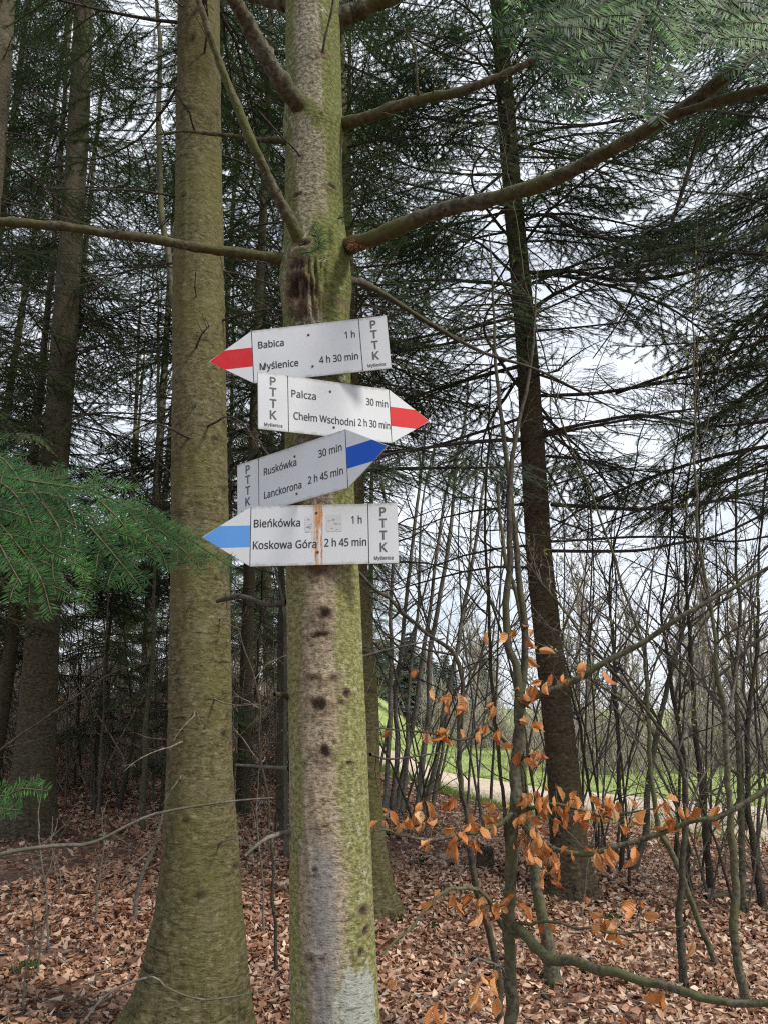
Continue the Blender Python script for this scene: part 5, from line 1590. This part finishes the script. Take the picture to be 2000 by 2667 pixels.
# bare branches crossing low in front of the left trunks
def loose_branch(label, pts, Y0, Y1, w0, w1, seed, mat='stem_grey', twigs=(12, 2, 0.25), cat='branch', name='bare_branch'):
    rs = np.random.RandomState(seed)
    c = resample(np.array([at(a, b, Y0 + (Y1 - Y0) * k / (len(pts) - 1)) for k, (a, b) in enumerate(pts)]), 30)
    rr = np.array([depth(p) for p in c]) * np.linspace(w0, w1, 30) / 2 / FPX
    t = thing(name, label, cat, c[0])
    acc = Acc(); acc.add(*tube(c, rr, 7), 0)
    bare_twigs(acc, c, np.minimum(rr, 0.004), rs, twigs[1], twigs[0], twigs[2], 3, 0.1, 0.1, 0, (0.5, 1.0), 0.14, 0.0009)
    acc.part('stem', [MAT[mat]], t)
    return t
loose_branch('long bare branch curving across the left trunks low down', [(-420, 2480), (-150, 2290), (0, 2226), (150, 2202), (241, 2196), (362, 2136), (440, 2112), (603, 2087), (711, 2078)], 3.3, 3.5, 16, 4, 51, 'stem_grey', (12, 2, 0.16))
loose_branch('thin bare branch rising across the dark left fir', [(-420, 2560), (-200, 2120), (0, 1955), (120, 1870), (240, 1786), (320, 1742), (480, 1715)], 4.4, 4.2, 12, 3, 52, 'stem_dark', (12, 2, 0.18))
loose_branch('thin pale branch crossing the foot of the big mossy trunk', [(190, 2700), (280, 2590), (395, 2545), (440, 2575), (530, 2603), (640, 2590), (755, 2560)], 3.4, 3.6, 7, 3, 53, 'stem_grey', (8, 2, 0.16))

# ------------------------------------------------------------------ young beech with last year's orange leaves
def beech_leaf_mesh(seed):
    rs = np.random.RandomState(seed)
    nu, nv = 6, 5
    L, W = 0.074, 0.046
    u = np.linspace(0, 1, nu)
    prof = np.array([0.06, 0.70, 1.0, 0.92, 0.58, 0.03]) * W / 2
    curl = rs.uniform(-1.5, 2.0); fold = rs.uniform(0.2, 1.3); twist = rs.uniform(-1.5, 1.5)
    V = []
    for i_, uu in enumerate(u):
        for j_ in range(nv):
            s = (j_ / (nv - 1) - 0.5) * 2
            x = s * prof[i_] * (1 - 0.2 * fold)
            y = abs(s) * prof[i_] * fold + 0.02 * curl * uu * uu + 0.004 * math.sin(uu * 20 + s * 3) * abs(s) + rs.normal() * 0.0012
            a = twist * uu
            V.append((x * math.cos(a) - y * math.sin(a), x * math.sin(a) + y * math.cos(a), -L * uu + 0.012 * curl * abs(s) * uu - 0.012))
    V = np.array(V)
    i_ = (np.arange(nu - 1)[:, None] * nv + np.arange(nv - 1)[None]).ravel()
    F = np.stack([i_, i_ + 1, i_ + 1 + nv, i_ + nv], -1)
    acc = Acc()
    acc.add(V, F, 0, rs.rand())
    acc.add(*tube(np.array([[0, 0, 0], [0.001, 0, -0.006], [0, 0.0, -0.013]]), 0.0007, 3), 0, 0.05)
    return acc.mesh('leaf', [MAT['beech_leaf']])
LEAF = [beech_leaf_mesh(k) for k in range(14)]

BY = 4.0
bx_pts = [(1327, 2740), (1327, 2667), (1327, 2480), (1322, 2410), (1330, 2250), (1343, 2100), (1343, 1960), (1350, 1880), (1352, 1800)]
beech, bc, br = sapling('young beech with curled orange leaves in front of the right fir', bx_pts, BY, (36, 33, 32, 30, 27, 26), 'stem_olive', 'twig_dark', 1300, None, 0, 0.2, 1, 4, cat='tree', name='beech_tree', sides=14)
rsB = np.random.RandomState(90)
leaf_count = 0
def beech_branch(pts, Y0, Y1, w0, w1, seed, leaf_spans=(), twigs=(8, 1, 0.2), mat='stem_olive', nl=1.0, zs=None):
    """a branch part with its leaves as sub-parts; leaf_spans = [(px, py, spread px, count)] clusters"""
    global leaf_count
    rs = np.random.RandomState(seed)
    c = resample(np.array([at(a, b, Y0 + (Y1 - Y0) * k / (len(pts) - 1)) for k, (a, b) in enumerate(pts)]), 32)
    rr = np.array([depth(p) for p in c]) * np.linspace(w0, w1, 32) / 2 / FPX
    c = c + (np.stack([fbm(np.arange(32) * 0.4, np.zeros(32), seed + k, 3) for k in range(3)], -1) - 0.5) * 0.03
    acc = Acc(); acc.add(*tube(c, rr, 9), 0)
    if twigs[0]:
        bare_twigs(acc, c, np.minimum(rr, 0.004), rs, twigs[1], twigs[0], twigs[2], 4, 0.1, 0.1, 0, (0.5, 1.1), 0.14, 0.001)
    spots = []
    for (px, py, sx, sy, cnt) in leaf_spans:
        for _ in range(max(1, int(round(cnt * 0.66)))):
            a, b = px + rs.uniform(-sx, sx), py + rs.uniform(-sy, sy)
            # nearest branch point in the picture gives the depth
            pr = np.array([project(q) for q in c])
            k = int(np.argmin((pr[:, 0] - a) ** 2 + (pr[:, 1] - b + 25) ** 2))
            q = at(a, b - 14, c[k][1] + rs.uniform(-0.12, 0.12))
            spots.append((q, k))
            mid = (c[k] + q) / 2 + rs.normal(size=3) * 0.012
            if np.linalg.norm(q - c[k]) < 0.35:
                acc.add(*tube(np.array([c[k], mid, q]), [0.0016, 0.0012, 0.0008], 4), 0)
            else:
                acc.add(*tube(np.array([q + [0.01, 0, 0.10], q + [0.0, 0, 0.05], q]), [0.0012, 0.0011, 0.0008], 4), 0)
    bo = acc.part('branch', [MAT[mat]], beech)
    bw = world_loc(bo)
    for q, k in spots:
        link('leaf', LEAF[rs.randint(14)], bo, q - bw, (rs.normal() * 0.55, rs.normal() * 0.55, rs.uniform(0, 6.28)), rs.uniform(0.68, 1.18))
        leaf_count += 1
    return bo
# two upper stems
beech_branch([(1350, 1815), (1343, 1740), (1322, 1690), (1318, 1600), (1328, 1480), (1322, 1340), (1335, 1180), (1370, 1020), (1390, 880), (1400, 700)], BY, BY + 0.1, 22, 3, 1, [(1322, 1672, 14, 18, 3), (1345, 1662, 10, 10, 3), (1270, 1650, 16, 5, 2)], (14, 2, 0.22), 'stem_dark')
beech_branch([(1356, 1815), (1366, 1760), (1362, 1600), (1352, 1520), (1340, 1380), (1310, 1150), (1290, 950), (1285, 800), (1270, 600)], BY + 0.05, BY + 0.2, 20, 3, 2, [(1385, 1650, 16, 16, 4), (1385, 1712, 22, 16, 5)], (14, 2, 0.22), 'stem_dark')
# strong limb rising to the right
beech_branch([(1356, 1838), (1385, 1815), (1440, 1795), (1500, 1770), (1580, 1720), (1660, 1680), (1720, 1640), (1790, 1600), (1900, 1540), (2010, 1470)], BY, BY - 0.5, 20, 9, 3, [(1402, 1795, 24, 14, 5), (1430, 1775, 18, 14, 4), (1475, 1765, 16, 22, 4), (1545, 1740, 30, 16, 6), (1350, 1800, 10, 26, 4), (1570, 1770, 10, 8, 2)], (10, 2, 0.20))
# mid branch to the left
beech_branch([(1340, 1950), (1300, 1920), (1265, 1890), (1230, 1920), (1190, 1928), (1130, 1912), (1060, 1905), (960, 1898)], BY, BY - 0.35, 9, 4, 4, [(1140, 1920, 34, 18, 8), (1275, 1905, 26, 22, 7), (1195, 1840, 12, 18, 4), (1170, 1830, 26, 22, 7), (1198, 1905, 6, 12, 2), (1285, 1845, 8, 14, 3), (1125, 1805, 6, 10, 2), (1082, 1766, 6, 8, 1), (1022, 1910, 6, 8, 1)], (10, 2, 0.25), 'stem_dark')
beech_branch([(1345, 1985), (1360, 1975), (1400, 1965)], BY, BY - 0.2, 8, 4, 5, [(1370, 1880, 14, 24, 7), (1365, 1975, 16, 18, 6), (1390, 1968, 10, 14, 3), (1405, 1965, 8, 12, 2), (1342, 1955, 5, 8, 1)], (5, 1, 0.4), 'stem_dark')
# the leafy low branches, left and right
beech_branch([(1342, 2115), (1300, 2145), (1240, 2168), (1188, 2178), (1120, 2190), (1058, 2182), (1015, 2165), (976, 2160)], BY, BY - 0.45, 14, 5, 6,
             [(1010, 2130, 32, 22, 9), (1075, 2115, 34, 22, 10), (1125, 2135, 20, 24, 6), (1190, 2190, 34, 30, 12), (1230, 2140, 40, 34, 14), (1260, 2180, 24, 30, 8), (1300, 2120, 26, 22, 7), (1050, 2165, 10, 14, 2), (1120, 2195, 20, 10, 3), (1192, 2085, 8, 14, 3)], (8, 1, 0.22))
beech_branch([(1345, 2120), (1400, 2105), (1450, 2098), (1520, 2115), (1580, 2130), (1640, 2120), (1700, 2110)], BY, BY - 0.3, 11, 4, 7,
             [(1365, 2095, 22, 24, 7), (1425, 2075, 40, 24, 12), (1410, 2110, 34, 28, 10), (1480, 2115, 40, 34, 14), (1555, 2095, 50, 26, 14), (1600, 2110, 40, 26, 10), (1525, 2150, 26, 34, 8), (1490, 2080, 20, 14, 5), (1640, 2140, 20, 20, 4)], (8, 1, 0.22))
beech_branch([(1348, 2135), (1370, 2170), (1420, 2200), (1470, 2215), (1540, 2222), (1632, 2197), (1715, 2170), (1798, 2140), (1881, 2124), (2010, 2045)], BY, BY - 0.5, 12, 14, 8,
             [(1365, 2170, 30, 34, 12), (1400, 2200, 40, 40, 15), (1350, 2235, 34, 30, 9), (1430, 2250, 22, 26, 7), (1470, 2240, 26, 22, 7), (1540, 2215, 22, 30, 7), (1600, 2215, 24, 16, 5), (1655, 2215, 10, 18, 3), (1720, 2110, 36, 30, 8), (1740, 2140, 28, 26, 5), (1780, 2090, 14, 16, 3), (1850, 2115, 26, 12, 5), (1740, 2165, 14, 10, 2), (1425, 2300, 12, 16, 3)], (8, 1, 0.16))
# low left twig with a cluster, and the lowest hanging leaves
beech_branch([(1318, 2425), (1290, 2395), (1270, 2350), (1240, 2315), (1180, 2312), (1130, 2345), (1080, 2410), (1030, 2450), (985, 2490)], BY, BY - 0.5, 13, 6, 9,
             [(1245, 2340, 16, 22, 6), (1260, 2375, 22, 22, 6), (1300, 2370, 16, 16, 4), (1138, 2350, 16, 14, 3), (1178, 2335, 18, 12, 3), (1345, 2375, 18, 20, 5), (1345, 2345, 6, 8, 1)], (6, 1, 0.16))
beech_branch([(1332, 2420), (1365, 2435), (1400, 2475), (1440, 2503), (1490, 2500), (1530, 2518), (1570, 2528), (1640, 2542), (1730, 2570), (1800, 2592), (1900, 2612), (2040, 2616)], BY, BY - 0.9, 30, 17, 10,
             [(1745, 2590, 16, 12, 3), (1610, 2660, 18, 8, 2)], (5, 1, 0.10))
beech_branch([(1335, 2405), (1370, 2410), (1410, 2400), (1480, 2410), (1560, 2425), (1640, 2432), (1720, 2425), (1790, 2408)], BY, BY - 0.4, 9, 4, 11,
             [(1540, 2375, 22, 18, 5), (1570, 2395, 22, 20, 6), (1605, 2440, 8, 18, 3), (1650, 2370, 18, 12, 4), (1665, 2395, 8, 12, 2), (1415, 2405, 12, 20, 3), (1625, 2345, 12, 10, 2), (1800, 2455, 6, 8, 1)], (6, 1, 0.2))
beech_branch([(1322, 2560), (1300, 2520), (1250, 2500), (1180, 2560), (1120, 2600)], BY, BY - 0.5, 9, 4, 12, [(1245, 2560, 14, 22, 5), (1285, 2545, 14, 16, 4), (1260, 2600, 20, 18, 4), (1145, 2610, 14, 26, 5), (1285, 2600, 14, 16, 3), (1018, 2540, 8, 18, 2), (1030, 2570, 10, 10, 2)], (5, 1, 0.3), 'stem_grey')

sapling('second slim beech stem just right of the young beech', [(1440, 2562), (1430, 2480), (1405, 2380), (1390, 2260), (1375, 2150), (1362, 2020), (1358, 1850)], float(ground_hit(1440, 2565)[1]), (40, 33, 26, 22, 16), 'stem_olive', 'twig_dark', 1310, None, 4, 0.2, 1, 5, top=3, sides=12)
sapling('thin crooked stem left of the young beech', [(1300, 2640), (1298, 2565), (1268, 2415), (1235, 2306), (1225, 2216), (1217, 2127), (1201, 2040), (1194, 1925), (1207, 1782), (1180, 1700), (1100, 1640)], 4.4, (22, 19, 15, 12, 10), 'stem_dark', 'twig_dark', 1311, None, 10, 0.22, 2, 7, top=3)
sapling('straight thin dark stem behind the young beech', [(1325, 2260), (1315, 2137), (1305, 2056), (1285, 1828), (1272, 1600), (1262, 1400)], 7.0, (11, 10, 9, 7), 'stem_dark', 'twig_dark', 1312, None, 10, 0.2, 2, 8, top=4)

# ------------------------------------------------------------------ stump, mossy root, fallen sticks
sb = ground_hit(1264, 2262)
stump = thing('tree_stump', 'short dark tree stump in the litter behind the young beech', 'stump', sb)
rows_ = np.array([[sb[0], sb[1], sb[2] - 0.05], [sb[0] - 0.005, sb[1], sb[2] + 0.16]])
v, f, att = trunk_mesh(rows_, [0.085, 0.07], 28, 0.012, [(3.4, 0.05, 0.6, 0.06), (0.2, 0.04, 0.6, 0.06)], 0.012, 43, ())
part('bark', v, [f], MAT['bark_dark'], stump, attrs=att)
a_ = np.linspace(0, 2 * np.pi, 20, endpoint=False)
tv = np.vstack([[sb + [0, 0, 0.155]], np.c_[sb[0] + 0.07 * np.cos(a_), sb[1] + 0.07 * np.sin(a_), sb[2] + 0.15 + 0.02 * np.random.RandomState(4).rand(20)]])
part('cut_face', tv, [np.array([[0, k + 1, (k + 1) % 20 + 1] for k in range(20)])], MAT['stem_dark'], stump)

def fallen(label, px0, py0, px1, py1, w, seed, mat='stem_grey'):
    rs = np.random.RandomState(seed)
    a, b = ground_hit(px0, py0), ground_hit(px1, py1)
    n = 14
    c = np.array([a + (b - a) * t for t in np.linspace(0, 1, n)])
    c[:, :2] += np.cumsum(rs.normal(size=(n, 2)), 0) * 0.012
    r = w / 2 / FPX * depth(a)
    c[:, 2] = ground(c[:, 0], c[:, 1]) + 0.02 + r
    acc = Acc(); acc.add(*tube(c, np.linspace(r, r * 0.5, n), 6), 0)
    bare_twigs(acc, c, np.full(n, min(r, 0.004)), rs, 1, 4, 0.25, 3, 0.3, 0.1, 0, (0.5, 1.0), 0.12, 0.0012)
    o = acc.part('fallen_stick', [MAT[mat]], None)
    tag(o, label, 'stick')
fallen('fallen stick by the foot of the right fir, pointing right', 1560, 2290, 1680, 2360, 9, 1, 'stem_dark')
fallen('thin fallen stick lying left of the stump', 1190, 2475, 1330, 2468, 6, 2)
fallen('fallen branch on the ground at the right edge under the thicket', 1830, 2355, 2020, 2325, 17, 3, 'stem_dark')
fallen('pale fallen stick in the litter at the lower right', 1410, 2600, 1560, 2680, 8, 4)
fallen('short fallen stick near the thicket stems', 1640, 2400, 1700, 2360, 6, 5, 'stem_dark')
fallen('fallen stick beside the big mossy trunk on the left', 60, 2330, 260, 2345, 7, 6, 'stem_dark')
fallen('fallen stick right of the sign tree low down', 1010, 2560, 1120, 2645, 6, 7)

# ------------------------------------------------------------------ leaf litter, moss, grass
def near_edge(x):
    return 14.3 - 0.75 * np.clip(x, -1, 8)
rs = np.random.RandomState(2024)
N0 = 430000
yy = 2.6 * (26 / 2.6) ** rs.rand(N0)                     # denser close to the camera
xx = rs.uniform(-0.62, 0.62, N0) * (yy + 1.2)
keep = (xx < -1.2) | (yy < near_edge(xx) + rs.normal(size=N0) * 0.5)
bare = fbm(xx * 0.55 + 3, yy * 0.55, 6, 4)
keep &= rs.rand(N0) < (1.0 - 0.85 * sstep(0.50, 0.66, bare))
keep &= ~((np.hypot(xx + 3.2, yy - C_Y + 0.5) < 0.9) & (rs.rand(N0) < 0.85))
xx, yy = xx[keep], yy[keep]
n = min(len(xx), 150000)
xx, yy = xx[:n], yy[:n]
size = rs.uniform(0.015, 0.034, n) * (1 + 0.035 * np.clip(yy - 5, 0, 12))
tmpl = np.array([[0, -1, 0], [0.55, -0.25, 0.22], [0.45, 0.5, 0.25], [0, 1, 0.05], [-0.45, 0.5, 0.25], [-0.55, -0.25, 0.22]])
az = rs.uniform(0, 2 * np.pi, n); tx = rs.normal(size=n) * 0.45; ty = rs.normal(size=n) * 0.45
fold = rs.uniform(-1.4, 2.6, n)
V = np.repeat(tmpl[None], n, 0)
V[:, :, 2] *= fold[:, None]
V[:, :, 2] += (V[:, :, 1] ** 2) * rs.uniform(-0.45, 0.8, n)[:, None]
V = V * (1 + 0.22 * rs.normal(size=V.shape))
V = V * size[:, None, None] * np.array([1, 1, 0.9])
def rot(V, a, i, j):
    c, s = np.cos(a)[:, None], np.sin(a)[:, None]
    A, B = V[:, :, i].copy(), V[:, :, j].copy()
    V[:, :, i] = A * c - B * s; V[:, :, j] = A * s + B * c
rot(V, tx, 1, 2); rot(V, ty, 0, 2); rot(V, az, 0, 1)
zz = ground(xx, yy) + 0.012 + rs.rand(n) * 0.022
V += np.stack([xx, yy, zz], -1)[:, None]
F = np.array([[0, 1, 2, 3], [3, 4, 5, 0]])
F = (np.arange(n)[:, None, None] * 6 + F[None]).reshape(-1, 4)
patch = fbm(xx * 0.4, yy * 0.4 + 9, 14, 3)
tint = np.clip(rs.beta(1.8, 2.3, n) + 0.5 * (patch - 0.5) + 0.10 * sstep(-1.0, 1.5, xx), 0.0, 0.999)
me = mesh('leaf_litter', V.reshape(-1, 3), [F], MAT['litter'], smooth=False, attrs={'tint': np.repeat(tint, 6)})
o = link('leaf_litter', me)
o['kind'] = 'stuff'
o['label'] = 'brown beech leaves covering the forest floor'
o['category'] = 'leaf litter'

acc = Acc()
rs = np.random.RandomState(99)
for k in range(2600):
    y = 3.2 * (18 / 3.2) ** rs.rand(); x = rs.uniform(-0.6, 0.55) * (y + 0.8)
    if x > -1.2 and y > near_edge(x) - 0.3: continue
    a = rs.uniform(0, 6.28); L = rs.uniform(0.04, 0.30)
    q = np.array([[x, y, 0], [x + math.cos(a) * L * 0.5 + rs.normal() * 0.01, y + math.sin(a) * L * 0.5 + rs.normal() * 0.01, 0], [x + math.cos(a) * L, y + math.sin(a) * L, 0]])
    q[:, 2] = ground(q[:, 0], q[:, 1]) + rs.uniform(0.02, 0.045)
    acc.add(*tube(q, np.array([1.0, 0.9, 0.6]) * rs.uniform(0.0012, 0.0045), 4), 0)
o = acc.part('twig_debris', [MAT['twig_brown']], None)
o['kind'] = 'stuff'; o['label'] = 'small broken twigs scattered over the leaf litter'; o['category'] = 'twigs'
rs = np.random.RandomState(6)
# moss cushions at the feet of the trunks
rs = np.random.RandomState(6)
moss_spots = [(1500, 2345, 0.20, 0.05), (1590, 2400, 0.15, 0.035), (1080, 2360, 0.05, 0.02), (1035, 2405, 0.08, 0.03), (1120, 2420, 0.07, 0.025), (990, 2440, 0.08, 0.025), (1140, 2470, 0.05, 0.02), (1420, 2560, 0.06, 0.03), (600, 2655, 0.10, 0.05), (1100, 2250, 0.10, 0.03), (330, 2480, 0.09, 0.02), (60, 2520, 0.10, 0.02), (1020, 2180, 0.12, 0.04)]
mv = Acc()
for (px, py, r, h) in moss_spots:
    b = ground_hit(px, py)
    m = 420
    a = rs.uniform(0, 6.28, m); d = np.sqrt(rs.rand(m)) * r
    bx, by = b[0] + np.cos(a) * d, b[1] + np.sin(a) * d * 0.8
    bz = ground(bx, by) + h * (1 - (d / r) ** 2)
    for k in range(m):
        p = np.array([bx[k], by[k], bz[k]])
        w = rs.normal(size=3); w[2] *= 0.3; w = unit(w) * rs.uniform(0.004, 0.009)
        u = unit(np.array([rs.normal() * 0.5, rs.normal() * 0.5, 1.0])) * rs.uniform(0.012, 0.03)
        mv.add([p - w, p + w, p + u], [[0, 1, 2]], 0, rs.rand())
o = mv.part('moss', [MAT['moss']], None, smooth=False)
o['kind'] = 'stuff'; o['label'] = 'small green moss cushions on the forest floor'; o['category'] = 'moss'

n = 26000
gx = rs.uniform(-0.6, 9.0, n); gy = near_edge(gx) + 0.2 + np.abs(rs.normal(size=n)) * 1.0 - 0.5 * rs.rand(n)
sel = rs.rand(n) < 0.2 + 0.8 * fbm(gx * 1.2, gy * 1.2, 8, 3)
far_n = 16000
gx2 = rs.uniform(-1.0, 13.0, far_n); gy2 = near_edge(gx2) + 5.6 + rs.rand(far_n) ** 1.5 * 14
tc = resample(np.c_[np.array([(-1.6, 17.2), (0.6, 16.4), (2.4, 14.9), (4.2, 12.8), (6.2, 10.8), (9, 9.0)], float), np.zeros(6)], 400)[:, :2]
tk = rs.randint(0, 400, 15000); tnn = unit(np.gradient(tc, axis=0)); tnn = np.c_[-tnn[:, 1], tnn[:, 0]][tk]
off = rs.choice([-1, 1], 15000) * (1.7 + rs.normal(size=15000) * 0.28)
te = tc[tk] + tnn * off[:, None]
tsel = rs.rand(15000) < fbm(te[:, 0] * 1.5, te[:, 1] * 1.5, 18, 3) * 1.3 - 0.1
gx, gy = np.concatenate([gx[sel], gx2, te[tsel, 0]]), np.concatenate([gy[sel], gy2, te[tsel, 1]])
n = len(gx)
hgt = rs.uniform(0.03, 0.11, n)
p = np.stack([gx, gy, ground(gx, gy) + 0.04], -1)
w = rs.normal(size=(n, 3)) * [1, 1, 0]; w = unit(w) * 0.007
u = np.stack([rs.normal(size=n) * 0.35 * hgt, rs.normal(size=n) * 0.35 * hgt, hgt], -1)
me = mesh('grass', np.stack([p - w, p + w, p + u], 1).reshape(-1, 3), [np.arange(3 * n).reshape(-1, 3)], MAT['grass'], smooth=False, attrs={'tint': np.repeat(rs.rand(n), 3)})
o = link('grass', me)
o['kind'] = 'stuff'; o['label'] = 'green grass along the track and on the meadow'; o['category'] = 'grass'

# ------------------------------------------------------------------ far wood beyond the meadow
def far_tree_meshes(seed, h=10.0):
    rs = np.random.RandomState(seed)
    zs = np.linspace(0, 1, 12)
    P = np.stack([np.cumsum(rs.normal(size=12)) * 0.10, np.cumsum(rs.normal(size=12)) * 0.10, zs * h], -1)
    R = 0.11 * (1 - 0.85 * zs) + 0.006
    a = Acc(); a.add(*tube(P, R, 7), 0)
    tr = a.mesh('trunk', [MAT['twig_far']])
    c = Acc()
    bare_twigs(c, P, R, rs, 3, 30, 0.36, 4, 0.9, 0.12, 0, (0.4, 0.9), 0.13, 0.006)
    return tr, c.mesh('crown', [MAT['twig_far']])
FAR = [far_tree_meshes(50 + k, 8.0) for k in range(3)]
rs = np.random.RandomState(12)
for k in range(70):
    q = rs.uniform(0.04, 0.68)
    y = rs.uniform(0, 20) + (24 if q > 0.2 else 36)
    x = y * q
    z = float(ground(x, y))
    t = thing('far_tree', 'grey bare tree in the far wood beyond the meadow', 'tree', (x, y, z - 0.1), 'bare trees of the far wood')
    tr, cr = FAR[rs.randint(3)]
    a = rs.uniform(0, 6.28); s = rs.uniform(0.58, 0.95)
    link('trunk', tr, t, (0, 0, 0), (0, 0, a), s)
    link('crown', cr, t, (0, 0, 0), (0, 0, a), s)
# low brush at the far edge of the meadow
def brush_mesh(seed):
    rs = np.random.RandomState(seed)
    c = Acc()
    for _ in range(14):
        p0 = np.array([rs.normal() * 0.5, rs.normal() * 0.5, 0])
        d = unit(np.array([rs.normal() * 0.35, rs.normal() * 0.35, 1.0]))
        q = np.array([p0 + d * u * rs.uniform(1.6, 3.0) for u in np.linspace(0, 1, 6)]); q = q + rs.normal(size=q.shape) * 0.03
        r = np.linspace(0.02, 0.006, 6)
        c.add(*tube(q, r, 4), 0)
        bare_twigs(c, q, r, rs, 2, 9, 0.42, 3, 0.8, 0.1, 0, (0.4, 0.9), 0.13, 0.005)
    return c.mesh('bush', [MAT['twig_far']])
BR = [brush_mesh(70 + k) for k in range(3)]
for k in range(62):
    q = rs.uniform(0.05, 0.68); y = rs.uniform(0, 5) + (19.5 if q > 0.2 else 30.0); x = y * q
    o = link('bare_bush', BR[k % 3], None, (x, y, float(ground(x, y)) - 0.05), (0, 0, rs.uniform(0, 6.28)), rs.uniform(0.55, 1.0))
    tag(o, 'low bare bush along the far side of the meadow', 'bush', 'bare bushes at the far side of the meadow')

def far_spruce_mesh(seed, h=7.0):
    rs = np.random.RandomState(seed)
    c = Acc()
    c.add(*tube(np.array([[0, 0, 0], [0, 0, h]]), [0.12, 0.01], 6), 0)
    z = 0.5
    while z < h * 0.98:
        R = (1 - z / h) * 1.9 + 0.1
        for _ in range(int(9 + 8 * R)):
            a = rs.uniform(0, 6.28); L = R * rs.uniform(0.6, 1.1)
            d = np.array([math.cos(a), math.sin(a), -0.25]); w = np.array([-math.sin(a), math.cos(a), 0])
            m = 7
            for s in range(m):
                u = (s + 0.5) / m
                p = np.array([0, 0, z]) + d * L * u
                ll = 0.55 * (1 - 0.4 * u)
                for sg in (-1, 1):
                    e = unit(w * sg + d * 0.7 + rs.normal(size=3) * 0.2) * ll
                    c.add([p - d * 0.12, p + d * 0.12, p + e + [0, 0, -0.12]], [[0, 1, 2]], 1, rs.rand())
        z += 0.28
    return c.mesh('crown', [MAT['twig_far'], MAT['needle_hazy']], smooth=False)
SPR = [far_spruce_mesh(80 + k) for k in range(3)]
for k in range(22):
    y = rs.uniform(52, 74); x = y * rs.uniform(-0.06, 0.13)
    t = thing('distant_spruce', 'small haze-blue spruce far beyond the meadow, left of the bare wood', 'tree', (x, y, float(ground(x, y)) - 0.1), 'distant spruces beyond the meadow')
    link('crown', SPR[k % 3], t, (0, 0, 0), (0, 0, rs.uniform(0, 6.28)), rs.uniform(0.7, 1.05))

# yellow sign on a post beyond the track
yp = at(1206, 1886, 36.0)
gz = float(ground(yp[0], yp[1]))
ys_ = thing('road_sign', 'small yellow sign on a grey post beyond the track', 'sign', (yp[0], yp[1], gz))
acc = Acc(); acc.add(*tube(np.array([[yp[0], yp[1] + 0.03, gz - 0.1], [yp[0], yp[1] + 0.03, yp[2] + 0.2]]), 0.035, 8), 0)
MAT['post'] = flat_mat('post_metal', (0.22, 0.22, 0.21), 0.5, 0.5, 0.3)
MAT['yellow'] = flat_mat('yellow_paint', (0.78, 0.45, 0.01), 0.45)
acc.part('post', [MAT['post']], ys_)
def boxv(c, s):
    c = np.asarray(c, float); s = np.asarray(s, float) / 2
    V = np.array([[a, b, d] for a in (-1, 1) for b in (-1, 1) for d in (-1, 1)]) * s + c
    return V, np.array([[0, 1, 3, 2], [4, 6, 7, 5], [0, 4, 5, 1], [2, 3, 7, 6], [0, 2, 6, 4], [1, 5, 7, 3]])
V, F = boxv(yp, (0.28, 0.012, 0.32)); part('board', V, [F], MAT['yellow'], ys_, smooth=False)
V, F = boxv(yp + [0.0, -0.009, 0.0], (0.10, 0.004, 0.14)); part('pictogram', V, [F], MAT['line'], ys_, smooth=False)
print('LEAVES', leaf_count, 'OBJECTS', len(SC.objects), 'TRIS', sum(sum(len(p.vertices) - 2 for p in m.polygons) if len(m.polygons) < 200 else len(m.loops) - 2 * len(m.polygons) for m in bpy.data.meshes))
